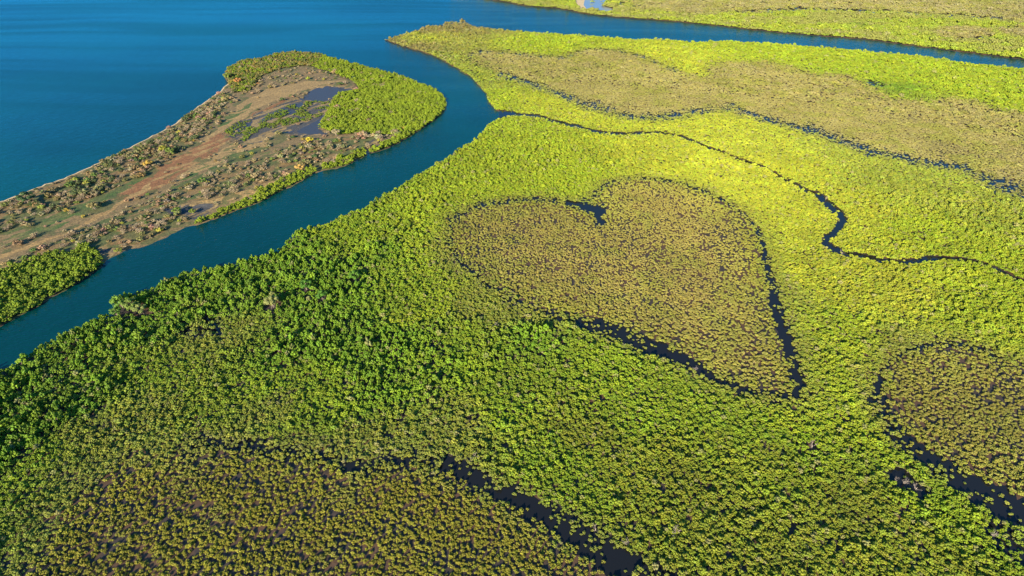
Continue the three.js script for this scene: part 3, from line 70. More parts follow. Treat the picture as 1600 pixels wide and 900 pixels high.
    upper_west_rim: [[-66.0,-941.7],[-57.7,-960.2],[-48.9,-975.3],[-42.1,-974.7],[-34.9,-971.4],[-27.7,-970.2],[-20.5,-969.2],[-13.2,-963.6],[-5.9,-960.7],[1.3,-956.8],[8.4,-953.0],[15.6,-950.0],[22.8,-948.1],[29.8,-943.3],[36.9,-942.9],[43.8,-939.0],[50.9,-937.8],[57.9,-937.3],[64.9,-936.0],[71.7,-932.3],[78.7,-931.8],[86.3,-930.1],[97.8,-959.8],[107.5,-969.1],[117.7,-980.8],[126.7,-982.6],[135.7,-983.5],[144.9,-986.2],[152.3,-983.4],[159.1,-977.7],[166.5,-975.3],[173.6,-971.8],[180.0,-964.6],[186.2,-956.3],[192.6,-949.6],[198.8,-943.0],[203.1,-927.9],[208.3,-915.6],[212.6,-901.3],[217.3,-888.9],[222.4,-879.1],[226.7,-867.5],[231.9,-859.4],[236.2,-848.6],[239.8,-859.5],[235.5,-870.3],[230.4,-879.3],[225.5,-889.1],[220.6,-899.2],[216.1,-912.2],[212.1,-927.7],[207.2,-941.3],[201.7,-953.9],[195.1,-960.4],[188.8,-967.8],[182.3,-975.2],[176.1,-984.8],[168.6,-987.3],[161.1,-989.5],[153.8,-993.1],[146.3,-996.7],[136.9,-994.5],[127.8,-993.7],[118.5,-992.2],[108.0,-983.4],[97.3,-970.8],[86.0,-941.8],[79.6,-943.1],[72.7,-944.7],[65.6,-946.1],[58.6,-947.9],[51.6,-949.7],[44.4,-949.3],[37.4,-952.9],[30.3,-954.0],[23.2,-956.0],[16.1,-961.0],[8.9,-965.2],[1.6,-967.6],[-5.7,-972.0],[-13.0,-975.8],[-20.5,-977.5],[-27.7,-982.0],[-35.0,-982.5],[-42.3,-985.4],[-50.2,-989.2],[-59.3,-970.6],[-68.1,-954.4]],
    far_rim: [[467.1,-1315.2],[478.6,-1319.7],[489.1,-1320.9],[500.3,-1324.5],[511.9,-1328.9],[522.3,-1331.8],[532.0,-1332.3],[541.6,-1332.7],[551.6,-1334.2],[562.7,-1338.7],[572.8,-1340.1],[583.1,-1342.2],[592.7,-1342.5],[604.7,-1348.8],[614.4,-1349.2],[622.2,-1345.1],[633.0,-1348.2],[640.7,-1343.8],[650.6,-1344.7],[658.3,-1340.5],[666.9,-1338.5],[675.8,-1337.2],[684.4,-1335.2],[693.0,-1333.5],[701.6,-1331.7],[712.8,-1334.6],[721.2,-1331.5],[729.8,-1329.1],[739.9,-1329.7],[749.0,-1328.3],[756.5,-1323.8],[765.9,-1323.2],[776.1,-1324.1],[784.6,-1321.6],[795.4,-1323.5],[803.3,-1320.3],[808.8,-1312.3],[816.2,-1307.5],[822.3,-1300.8],[829.7,-1296.3],[835.6,-1289.6],[843.5,-1286.2],[851.3,-1282.9],[855.6,-1273.4],[865.6,-1272.6],[878.5,-1276.7],[889.1,-1277.1],[900.4,-1278.4],[913.2,-1282.6],[917.5,-1274.3],[920.5,-1264.1],[922.7,-1252.8],[928.4,-1246.7],[934.7,-1242.5],[945.9,-1246.0],[952.8,-1243.0],[961.0,-1242.0],[966.3,-1236.9],[987.9,-1267.7],[980.1,-1269.6],[971.5,-1270.2],[960.6,-1267.5],[955.4,-1273.2],[947.7,-1274.9],[943.6,-1283.2],[938.9,-1291.1],[934.4,-1299.4],[928.6,-1306.3],[918.1,-1306.9],[904.6,-1302.1],[894.2,-1302.5],[882.2,-1300.1],[870.4,-1297.9],[863.8,-1303.3],[859.1,-1312.1],[849.0,-1311.9],[842.6,-1318.3],[835.3,-1323.1],[830.2,-1331.8],[821.4,-1334.4],[814.1,-1339.7],[805.8,-1342.8],[797.6,-1345.8],[787.8,-1346.0],[778.9,-1348.1],[768.4,-1346.8],[760.1,-1350.0],[750.3,-1350.3],[741.2,-1352.1],[732.5,-1354.6],[723.0,-1355.6],[712.6,-1354.7],[705.6,-1360.2],[696.5,-1361.3],[686.3,-1360.2],[677.7,-1362.4],[668.3,-1363.0],[660.5,-1367.2],[652.3,-1370.7],[643.5,-1372.7],[632.3,-1369.2],[624.8,-1374.7],[614.2,-1372.7],[603.7,-1370.9],[592.3,-1366.3],[582.0,-1364.8],[570.6,-1360.0],[559.2,-1355.2],[549.3,-1354.4],[539.0,-1352.5],[527.7,-1347.6],[517.7,-1346.4],[506.4,-1343.0],[495.2,-1340.2],[483.9,-1336.7],[472.1,-1331.3]],
    far_round_rim: [[747.1,-1092.9],[748.7,-1080.2],[753.3,-1072.2],[756.0,-1061.5],[763.2,-1060.4],[771.3,-1060.9],[777.1,-1058.0],[785.6,-1059.2],[792.1,-1057.1],[807.3,-1066.0],[819.0,-1069.6],[834.4,-1078.3],[857.6,-1100.3],[865.5,-1114.4],[845.6,-1096.9],[831.1,-1088.7],[818.8,-1084.4],[804.7,-1076.9],[797.4,-1077.3],[788.6,-1075.9],[778.8,-1072.8],[772.2,-1074.7],[763.4,-1072.8],[760.6,-1083.1],[758.3,-1094.6],[754.6,-1104.3]],
    far_pond: [[234.3,-1409.3],[241.6,-1389.8],[254.9,-1432.3],[255.6,-1453.5],[249.5,-1446.4],[243.9,-1455.7]],
    lagoon: [[171.3,-1514.8],[158.1,-1442.7],[152.3,-1384.5],[157.4,-1353.1],[178.9,-1360.8],[189.7,-1337.9],[203.9,-1323.0],[216.8,-1337.9],[215.5,-1376.5],[197.7,-1400.7],[215.8,-1451.4],[227.4,-1514.8]],
  },
  wet: {
    heart_notch: [[43.3,-429.2],[46.7,-427.0],[50.8,-427.7],[53.7,-423.0],[57.6,-419.2],[60.9,-416.1],[65.6,-417.1],[63.2,-408.5],[65.8,-398.8],[68.5,-394.5],[77.7,-408.5],[75.7,-414.0],[76.4,-418.4],[79.4,-438.1],[67.3,-439.8],[63.9,-449.1],[59.3,-450.6],[55.4,-451.2],[51.0,-449.6],[47.1,-450.2]],
    heart_upper_rim: [[72.2,-427.3],[72.2,-436.7],[70.9,-441.8],[73.7,-455.7],[77.4,-461.4],[81.2,-468.4],[86.8,-473.6],[92.5,-479.0],[96.8,-481.2],[101.4,-482.7],[106.1,-484.6],[110.6,-486.4],[114.6,-485.7],[118.8,-484.4],[123.3,-485.3],[127.4,-484.5],[131.8,-483.7],[135.7,-480.7],[140.4,-480.5],[144.6,-478.7],[148.6,-477.0],[151.4,-473.5],[154.3,-470.2],[157.8,-468.5],[160.9,-465.7],[163.5,-461.9],[166.4,-459.3],[169.1,-454.5],[172.4,-450.8],[175.3,-446.5],[177.9,-441.9],[180.0,-437.7],[181.2,-432.2],[183.1,-427.8],[185.0,-423.5],[186.7,-419.3],[187.0,-412.5],[187.9,-406.4],[188.3,-399.7],[188.9,-393.5],[192.5,-397.6],[192.0,-403.9],[190.8,-409.7],[190.4,-416.4],[189.1,-422.6],[187.5,-427.5],[186.3,-432.9],[184.5,-437.5],[182.4,-441.7],[181.0,-447.4],[178.2,-452.1],[175.1,-456.2],[172.0,-460.4],[169.8,-466.8],[166.4,-469.2],[163.2,-471.5],[160.6,-475.4],[157.0,-477.1],[153.9,-480.1],[150.7,-483.3],[146.6,-485.8],[142.3,-487.3],[138.2,-489.8],[133.9,-491.3],[129.1,-491.8],[125.0,-493.5],[120.4,-492.7],[116.4,-494.6],[111.6,-493.8],[106.9,-493.3],[102.1,-490.8],[97.5,-489.4],[92.6,-486.4],[86.3,-481.6],[80.2,-475.9],[75.3,-469.0],[70.6,-460.1],[66.4,-441.8],[67.0,-431.0],[68.2,-423.0]],
    heart_right_rim: [[187.6,-393.7],[186.8,-387.0],[184.2,-379.6],[183.3,-373.2],[182.5,-367.0],[181.3,-361.3],[178.5,-353.9],[176.1,-346.4],[173.3,-338.5],[173.1,-332.2],[172.2,-326.1],[169.2,-319.3],[167.8,-313.4],[165.7,-307.4],[166.1,-302.3],[163.5,-296.3],[161.1,-290.0],[160.0,-283.8],[160.6,-278.9],[158.5,-273.2],[159.6,-269.4],[158.2,-264.5],[156.7,-259.7],[156.3,-255.1],[155.9,-251.2],[153.1,-246.5],[152.8,-242.9],[153.8,-239.8],[151.4,-235.9],[149.7,-232.1],[149.0,-228.3],[148.9,-224.7],[149.3,-222.8],[147.7,-220.1],[144.9,-216.5],[149.3,-213.0],[152.4,-216.3],[155.6,-221.6],[158.9,-227.2],[159.7,-231.0],[159.5,-234.6],[161.3,-239.0],[161.7,-242.9],[164.3,-247.4],[164.2,-250.9],[163.7,-254.3],[164.6,-258.2],[166.9,-263.1],[166.6,-267.4],[169.6,-272.9],[168.7,-277.3],[169.6,-283.1],[173.0,-289.9],[172.2,-294.5],[173.1,-299.4],[175.5,-305.4],[176.8,-311.1],[178.2,-317.1],[177.6,-322.5],[179.9,-329.0],[180.5,-335.1],[181.6,-341.3],[185.2,-348.7],[186.0,-355.9],[188.7,-364.3],[190.0,-371.2],[191.0,-377.5],[191.8,-383.9],[192.1,-390.1],[194.8,-397.8]],
    heart_left_rim: [[46.3,-449.3],[41.7,-450.0],[37.1,-451.0],[32.3,-449.9],[27.7,-451.7],[23.0,-451.3],[18.4,-451.2],[13.7,-451.1],[9.6,-453.1],[5.8,-450.3],[1.9,-450.9],[-1.8,-448.6],[-5.7,-447.3],[-10.2,-446.4],[-14.7,-445.1],[-19.1,-444.4],[-23.7,-442.7],[-27.6,-440.8],[-31.4,-439.1],[-34.7,-435.7],[-38.6,-433.1],[-41.9,-425.9],[-46.2,-422.4],[-49.7,-414.5],[-49.9,-402.3],[-51.9,-391.7],[-49.6,-380.4],[-47.1,-370.7],[-44.5,-363.1],[-42.4,-355.7],[-40.3,-347.8],[-37.0,-343.6],[-35.0,-338.3],[-32.3,-334.7],[-30.0,-329.9],[-26.9,-326.7],[-23.9,-324.1],[-21.6,-319.6],[-19.0,-316.2],[-16.2,-313.5],[-13.8,-309.6],[-10.8,-307.3],[-8.3,-304.0],[-6.3,-299.8],[-3.0,-297.7],[0.1,-294.5],[3.3,-293.6],[6.2,-291.1],[9.2,-289.1],[12.2,-287.5],[15.3,-286.0],[18.0,-283.9],[20.6,-282.7],[23.5,-282.2],[26.2,-281.2],[28.7,-279.4],[31.3,-278.2],[34.0,-277.4],[36.3,-275.2],[38.3,-283.2],[35.5,-283.7],[32.8,-284.4],[30.4,-287.0],[27.8,-288.5],[24.9,-288.6],[22.3,-290.3],[19.7,-292.1],[16.9,-292.7],[14.1,-294.8],[11.2,-297.2],[8.1,-299.1],[5.1,-301.3],[1.9,-302.5],[-1.0,-304.1],[-3.6,-306.2],[-5.5,-310.9],[-8.7,-312.7],[-10.6,-317.7],[-13.7,-319.9],[-16.4,-322.8],[-18.9,-326.7],[-21.4,-330.6],[-24.6,-332.9],[-26.6,-337.8],[-29.2,-341.2],[-31.7,-345.4],[-34.5,-349.1],[-36.4,-353.2],[-38.6,-359.3],[-40.7,-366.7],[-43.7,-373.0],[-44.8,-382.4],[-46.9,-391.0],[-46.1,-399.5],[-45.0,-408.0],[-41.9,-411.6],[-39.0,-418.4],[-35.1,-421.4],[-32.4,-424.8],[-29.0,-427.3],[-25.3,-428.7],[-22.2,-431.4],[-18.3,-434.3],[-13.8,-433.9],[-9.4,-434.9],[-5.2,-438.4],[-1.3,-436.7],[2.4,-437.7],[6.1,-440.6],[9.9,-441.0],[13.6,-441.3],[17.9,-441.3],[22.4,-439.9],[26.9,-440.6],[31.4,-439.9],[35.7,-437.5],[40.4,-438.0],[44.6,-435.0]],
    heart_lower_rim: [[36.2,-275.0],[38.7,-271.3],[41.8,-269.9],[44.9,-268.9],[47.9,-267.5],[49.7,-262.3],[52.9,-261.4],[54.7,-257.9],[57.7,-257.4],[61.6,-259.6],[64.1,-258.6],[66.3,-255.5],[68.2,-251.6],[71.2,-249.9],[72.9,-246.0],[75.5,-244.9],[79.8,-247.7],[81.7,-245.0],[84.5,-244.4],[85.5,-240.0],[89.0,-241.0],[91.6,-240.7],[92.2,-237.5],[94.1,-235.8],[95.8,-233.8],[98.6,-233.6],[99.6,-230.4],[102.1,-229.3],[104.0,-227.3],[105.2,-223.8],[108.3,-223.6],[110.3,-222.2],[113.0,-222.1],[114.4,-219.7],[116.7,-218.9],[118.1,-216.6],[120.4,-215.4],[122.8,-214.8],[124.8,-213.8],[127.3,-213.8],[128.7,-211.7],[131.0,-211.1],[133.5,-211.1],[135.3,-209.0],[138.4,-209.7],[141.1,-210.7],[143.0,-209.6],[145.4,-209.8],[149.0,-219.5],[146.6,-219.3],[143.8,-218.2],[141.9,-219.6],[139.9,-219.1],[138.4,-220.2],[135.6,-219.8],[133.6,-220.8],[130.9,-220.6],[128.9,-221.6],[127.3,-223.6],[124.3,-222.5],[122.7,-224.3],[121.6,-227.2],[119.5,-228.5],[117.5,-229.8],[114.8,-230.1],[113.2,-232.4],[111.0,-233.1],[110.0,-235.7],[108.1,-237.8],[106.8,-240.7],[105.4,-243.6],[102.5,-244.0],[101.5,-247.1],[99.2,-248.4],[98.2,-252.5],[94.7,-252.9],[92.5,-254.9],[90.5,-257.6],[89.1,-261.4],[85.0,-259.3],[82.4,-260.7],[80.9,-264.6],[78.0,-264.9],[75.6,-267.8],[73.3,-271.1],[69.9,-272.7],[67.3,-275.2],[64.2,-275.6],[62.1,-278.8],[59.1,-279.7],[56.3,-282.4],[52.4,-281.6],[49.0,-282.7],[45.2,-282.1],[42.0,-283.6],[38.7,-284.4]],
    basin_upper_rim: [[278.1,-246.5],[277.6,-250.0],[275.9,-252.7],[274.3,-254.7],[271.4,-254.9],[269.9,-256.7],[267.3,-257.2],[265.7,-259.0],[263.2,-260.0],[260.7,-260.8],[257.6,-260.0],[255.6,-261.1],[252.3,-260.3],[250.0,-260.8],[246.7,-259.8],[243.5,-259.2],[239.8,-258.2],[236.3,-257.1],[233.0,-256.6],[229.1,-254.5],[225.6,-254.2],[221.6,-250.6],[218.3,-248.7],[215.1,-247.8],[211.1,-244.3],[207.0,-239.7],[203.1,-236.4],[199.4,-232.9],[201.6,-229.1],[205.0,-233.0],[208.7,-236.7],[211.9,-239.9],[214.4,-242.0],[217.6,-243.3],[220.8,-245.1],[223.9,-247.8],[226.7,-247.9],[230.7,-250.5],[233.7,-250.6],[237.8,-253.1],[240.9,-253.9],[243.3,-253.7],[246.0,-253.9],[248.6,-253.9],[250.9,-253.3],[254.6,-255.0],[256.4,-253.6],[259.5,-254.8],[261.0,-253.4],[262.3,-251.3],[264.4,-250.4],[266.6,-249.4],[269.1,-248.8],[270.6,-247.4],[270.5,-243.6],[272.7,-241.8]],
    basin_rim: [[197.8,-232.5],[194.8,-227.5],[190.3,-222.2],[186.4,-216.8],[184.7,-213.2],[183.0,-208.7],[182.3,-204.6],[181.8,-201.4],[182.4,-198.7],[180.9,-194.5],[179.7,-190.6],[179.7,-188.2],[180.6,-186.3],[181.6,-184.3],[184.0,-183.3],[182.3,-179.8],[184.8,-179.3],[184.6,-177.0],[185.3,-174.9],[185.5,-172.3],[187.7,-171.8],[186.8,-168.7],[189.3,-168.3],[189.3,-165.6],[188.9,-162.8],[193.0,-164.0],[193.7,-162.3],[192.9,-159.2],[196.4,-159.9],[196.1,-157.3],[197.3,-156.0],[198.4,-154.7],[197.7,-151.9],[200.0,-151.6],[201.2,-150.4],[201.4,-148.5],[201.1,-146.1],[202.8,-145.7],[201.7,-143.6],[202.2,-142.1],[203.9,-141.7],[207.1,-142.2],[205.8,-139.5],[202.8,-135.7],[205.1,-135.5],[206.0,-134.3],[203.9,-131.0],[207.9,-132.2],[210.6,-132.4],[210.5,-130.7],[211.1,-129.4],[206.5,-124.5],[206.8,-123.1],[211.6,-124.9],[213.5,-124.6],[209.8,-120.4],[214.1,-121.9],[215.7,-121.4],[236.4,-135.6],[233.5,-135.3],[237.3,-139.5],[234.5,-139.3],[231.7,-139.0],[231.6,-140.7],[231.9,-142.6],[232.4,-144.7],[232.6,-146.6],[227.6,-144.7],[228.3,-147.0],[227.0,-147.9],[229.3,-151.4],[226.9,-151.4],[225.6,-152.1],[227.4,-155.1],[225.1,-155.3],[219.7,-153.2],[221.5,-156.3],[218.4,-155.9],[221.5,-160.5],[218.7,-160.9],[215.6,-160.5],[215.4,-162.6],[211.9,-161.9],[213.0,-165.2],[211.6,-166.3],[208.7,-166.1],[208.2,-168.1],[208.5,-170.7],[204.9,-170.0],[206.7,-174.1],[204.0,-174.2],[203.0,-175.8],[201.0,-176.5],[201.6,-179.4],[199.1,-179.4],[197.4,-180.3],[197.0,-182.4],[196.8,-184.2],[194.8,-184.6],[195.9,-187.7],[194.1,-188.7],[194.7,-191.5],[194.3,-193.2],[193.1,-194.5],[192.4,-196.5],[192.7,-199.1],[193.7,-201.6],[192.9,-203.6],[192.5,-206.3],[195.9,-211.0],[196.3,-213.4],[195.5,-215.5],[198.0,-219.3],[196.7,-221.2],[199.3,-225.0],[203.5,-229.2]],
    basin_pocket: [[168.5,-164.8],[168.4,-161.9],[170.5,-161.2],[170.3,-158.6],[171.7,-157.5],[174.9,-157.6],[175.9,-156.1],[176.4,-154.0],[176.1,-151.2],[185.1,-157.7],[185.0,-160.3],[184.1,-162.6],[182.0,-163.8],[181.8,-166.3],[180.5,-168.2],[179.4,-170.1],[177.2,-170.7],[175.5,-171.8]],
    foreground_west_rim: [[-153.7,-179.1],[-152.2,-180.9],[-149.4,-180.1],[-147.4,-180.9],[-145.5,-182.0],[-143.5,-182.2],[-140.9,-180.5],[-138.4,-180.7],[-135.6,-179.3],[-132.8,-178.1],[-130.1,-178.2],[-128.1,-179.1],[-125.8,-178.7],[-123.4,-177.7],[-120.9,-176.4],[-119.4,-177.9],[-117.1,-176.4],[-115.1,-177.0],[-112.6,-175.5],[-110.4,-175.2],[-108.0,-174.8],[-105.1,-173.3],[-102.9,-174.3],[-100.2,-173.1],[-98.1,-174.3],[-95.6,-173.3],[-93.5,-172.6],[-91.2,-171.1],[-89.0,-172.1],[-86.7,-171.1],[-84.4,-169.8],[-82.1,-168.3],[-80.1,-169.4],[-77.7,-167.6],[-75.2,-166.2],[-72.6,-166.3],[-68.9,-163.9],[-65.4,-164.3],[-63.7,-165.7],[-61.4,-165.9],[-59.4,-166.7],[-57.4,-167.8],[-55.8,-169.8],[-52.8,-168.1],[-50.9,-168.9],[-49.2,-170.5],[-47.5,-171.8],[-45.5,-172.6],[-44.5,-172.6],[-43.1,-172.7],[-40.5,-172.5],[-38.3,-169.5],[-35.8,-169.6],[-33.3,-169.2],[-32.3,-177.4],[-34.5,-180.6],[-37.3,-178.8],[-39.5,-182.5],[-42.2,-182.3],[-46.0,-184.0],[-48.6,-180.7],[-51.5,-181.9],[-53.3,-180.5],[-54.7,-178.3],[-57.5,-179.4],[-59.4,-178.3],[-61.0,-176.9],[-62.7,-175.2],[-65.3,-175.6],[-67.0,-174.1],[-69.3,-173.7],[-70.8,-175.5],[-72.1,-174.9],[-74.8,-174.4],[-77.4,-175.2],[-80.1,-178.7],[-82.7,-178.4],[-84.9,-177.5],[-87.2,-178.4],[-89.6,-180.4],[-92.0,-180.5],[-94.2,-180.2],[-96.9,-182.0],[-99.7,-182.4],[-102.3,-183.2],[-105.1,-184.5],[-107.1,-182.6],[-110.0,-185.0],[-111.8,-183.5],[-114.5,-186.1],[-116.6,-185.3],[-119.3,-187.6],[-122.0,-188.4],[-123.8,-186.1],[-126.4,-187.5],[-128.7,-187.9],[-131.2,-188.7],[-133.2,-188.8],[-135.2,-187.7],[-138.4,-189.9],[-140.8,-189.3],[-143.3,-189.1],[-147.4,-192.0],[-150.3,-191.5],[-152.7,-191.2],[-154.0,-188.9],[-157.3,-190.3],[-158.8,-188.5]],
    foreground_rim: [[-34.2,-168.3],[-31.3,-168.0],[-28.7,-167.0],[-26.5,-164.9],[-24.9,-163.1],[-23.1,-161.4],[-20.6,-162.6],[-18.8,-161.2],[-18.2,-157.0],[-14.9,-157.0],[-11.9,-156.2],[-10.1,-153.4],[-7.2,-153.9],[-6.0,-150.4],[-3.4,-150.6],[-1.1,-150.1],[-0.1,-147.0],[2.2,-147.3],[4.3,-146.8],[4.8,-143.8],[6.7,-143.5],[7.8,-141.4],[10.8,-142.2],[11.8,-139.1],[15.0,-139.6],[15.9,-136.4],[18.7,-137.4],[20.0,-136.0],[20.5,-133.6],[22.3,-132.7],[23.7,-131.1],[24.9,-129.7],[26.0,-127.9],[28.9,-128.2],[28.4,-124.2],[31.7,-125.2],[31.5,-122.3],[34.9,-123.1],[35.5,-121.0],[36.9,-118.8],[39.7,-118.5],[40.1,-115.8],[42.7,-116.3],[44.6,-116.0],[47.1,-116.5],[46.9,-113.6],[49.5,-114.4],[49.4,-111.6],[49.8,-109.6],[50.8,-108.3],[51.8,-107.1],[55.6,-109.5],[56.4,-108.1],[64.7,-118.9],[65.6,-122.7],[62.6,-121.4],[62.8,-124.3],[59.6,-122.8],[59.0,-124.7],[57.3,-125.2],[54.4,-124.0],[53.2,-125.3],[53.0,-128.4],[51.4,-129.3],[49.0,-129.3],[48.1,-131.4],[46.3,-130.9],[46.3,-132.8],[43.3,-132.5],[43.4,-135.6],[40.5,-135.6],[39.8,-138.5],[38.0,-139.7],[37.4,-142.6],[33.7,-141.8],[33.0,-144.9],[29.7,-143.7],[28.1,-145.1],[26.7,-148.0],[24.1,-149.0],[21.4,-148.3],[20.0,-150.7],[18.1,-150.6],[17.4,-152.3],[15.2,-152.9],[12.4,-152.5],[10.6,-154.1],[8.9,-155.9],[7.6,-158.3],[5.9,-160.3],[3.5,-161.3],[1.3,-162.3],[-1.9,-160.9],[-3.8,-162.9],[-6.7,-162.9],[-8.4,-166.4],[-9.9,-168.4],[-11.5,-169.3],[-14.1,-169.9],[-16.3,-172.3],[-18.7,-173.8],[-21.2,-173.7],[-23.3,-175.2],[-25.8,-177.4],[-29.1,-176.3],[-31.4,-178.9]],
    grey_patch: [[-189.0,-257.8],[-186.7,-259.0],[-184.1,-259.8],[-182.3,-261.8],[-180.2,-263.6],[-176.3,-263.5],[-174.1,-265.7],[-172.0,-268.2],[-182.7,-284.3],[-184.7,-281.6],[-189.3,-282.8],[-190.7,-279.4],[-193.6,-279.1],[-194.1,-274.9],[-195.7,-272.4],[-199.3,-273.0]],
    upper_rim: [[-24.2,-833.5],[-17.9,-819.5],[-11.0,-815.5],[-4.5,-806.7],[2.2,-802.2],[8.9,-798.3],[14.4,-782.7],[21.2,-779.0],[26.4,-763.9],[32.4,-756.1],[38.8,-751.9],[45.4,-745.1],[51.4,-735.3],[57.7,-729.1],[61.8,-715.9],[66.3,-703.9],[73.3,-703.4],[77.1,-685.2],[84.6,-677.4],[92.6,-678.8],[99.8,-667.1],[106.1,-664.8],[110.7,-655.9],[117.7,-657.4],[122.4,-648.0],[129.4,-652.3],[133.9,-647.2],[139.1,-645.6],[143.6,-638.1],[151.6,-647.4],[157.0,-645.4],[162.9,-645.7],[167.9,-641.4],[175.0,-647.8],[180.4,-644.9],[187.2,-649.5],[192.9,-646.2],[200.3,-655.0],[205.7,-655.0],[212.7,-664.8],[219.8,-666.6],[227.0,-668.0],[234.5,-672.0],[240.2,-674.6],[244.1,-670.0],[251.0,-675.7],[255.5,-674.4],[257.0,-662.4],[260.6,-659.2],[267.1,-662.9],[270.9,-657.1],[275.3,-651.0],[277.6,-641.2],[280.9,-635.3],[284.9,-631.1],[288.4,-625.7],[294.4,-626.4],[298.5,-623.2],[298.9,-612.4],[304.2,-610.5],[308.9,-607.7],[310.7,-599.3],[314.1,-594.5],[317.3,-591.1],[317.6,-582.1],[325.5,-587.3],[326.4,-579.7],[330.1,-577.6],[331.9,-572.7],[330.8,-562.5],[337.8,-565.9],[339.7,-561.1],[342.6,-557.9],[345.3,-554.1],[345.0,-544.3],[350.5,-544.2],[351.6,-537.2],[357.6,-538.0],[361.0,-534.4],[364.0,-531.1],[370.0,-532.9],[373.7,-531.2],[372.9,-522.3],[375.0,-518.3],[381.6,-521.2],[384.2,-518.0],[386.1,-513.5],[388.7,-510.5],[394.2,-512.3],[395.8,-508.1],[400.5,-508.6],[403.2,-506.3],[405.8,-503.8],[407.7,-500.3],[412.5,-498.1],[423.4,-508.3],[415.7,-496.0],[416.1,-488.1],[417.9,-484.7],[415.8,-477.0],[417.1,-473.3],[415.2,-465.1],[417.8,-461.8],[418.6,-456.9],[419.8,-452.7],[426.9,-455.5],[424.4,-446.5],[432.5,-450.1],[427.8,-439.2],[434.5,-442.4],[435.8,-439.3],[432.8,-431.5],[434.3,-428.7],[439.7,-430.2],[438.1,-424.1],[441.2,-423.2],[444.2,-422.1],[443.6,-417.3],[444.6,-414.3],[442.2,-407.8],[448.3,-410.0],[446.7,-404.4],[452.8,-406.6],[452.4,-402.4],[477.3,-427.3],[480.5,-434.6],[479.8,-438.0],[479.2,-441.7],[469.9,-436.3],[473.8,-444.6],[476.1,-451.3],[471.9,-451.3],[468.0,-451.7],[464.3,-452.2],[470.7,-463.6],[468.7,-466.1],[462.2,-463.7],[466.5,-473.1],[459.5,-470.2],[460.0,-475.8],[460.8,-483.1],[459.7,-488.1],[451.8,-485.0],[454.6,-494.3],[445.4,-489.3],[449.3,-500.2],[445.0,-500.4],[442.2,-501.8],[439.4,-504.0],[436.2,-505.9],[436.7,-512.1],[434.3,-512.7],[444.5,-535.3],[429.4,-527.7],[430.7,-533.7],[422.7,-528.6],[419.7,-530.6],[419.0,-536.4],[413.9,-535.4],[409.4,-535.4],[408.1,-540.3],[405.5,-543.0],[401.6,-544.3],[396.7,-544.3],[395.8,-550.4],[392.7,-553.3],[389.1,-555.5],[387.1,-560.4],[381.1,-558.8],[383.0,-569.4],[378.0,-570.1],[372.0,-569.7],[370.6,-576.8],[369.7,-584.7],[369.1,-593.2],[362.3,-590.0],[361.3,-596.6],[356.6,-597.3],[354.3,-602.1],[354.1,-610.4],[350.1,-612.9],[345.9,-615.1],[346.8,-626.5],[342.5,-628.6],[336.9,-628.1],[338.6,-642.2],[333.6,-645.2],[325.4,-641.3],[322.9,-649.2],[315.0,-646.0],[312.6,-652.7],[310.1,-659.6],[303.4,-657.5],[301.9,-667.4],[297.9,-672.4],[292.3,-673.9],[290.1,-684.8],[287.4,-693.7],[284.1,-699.1],[280.4,-707.5],[275.4,-714.1],[268.4,-714.2],[260.2,-707.0],[254.8,-707.5],[248.1,-703.2],[243.1,-706.2],[233.9,-698.6],[227.4,-701.5],[220.3,-702.8],[212.3,-692.7],[206.1,-689.4],[200.0,-683.7],[193.8,-681.7],[188.2,-684.4],[181.8,-682.2],[175.4,-680.3],[168.4,-675.4],[162.8,-677.3],[157.1,-679.8],[149.9,-670.6],[144.9,-671.7],[139.9,-675.4],[136.2,-685.6],[130.6,-683.8],[125.5,-689.3],[121.6,-701.8],[115.7,-706.6],[111.0,-716.4],[102.7,-727.8],[93.2,-724.9],[87.0,-734.2],[83.8,-748.7],[78.6,-758.7],[71.4,-760.8],[64.9,-767.4],[58.1,-775.3],[51.6,-784.3],[44.9,-793.7],[39.9,-811.1],[32.1,-807.9],[27.0,-826.9],[18.9,-822.1],[12.8,-836.1],[6.1,-844.1],[-0.9,-849.2],[-7.3,-862.1],[-14.1,-872.1],[-21.2,-880.8]],
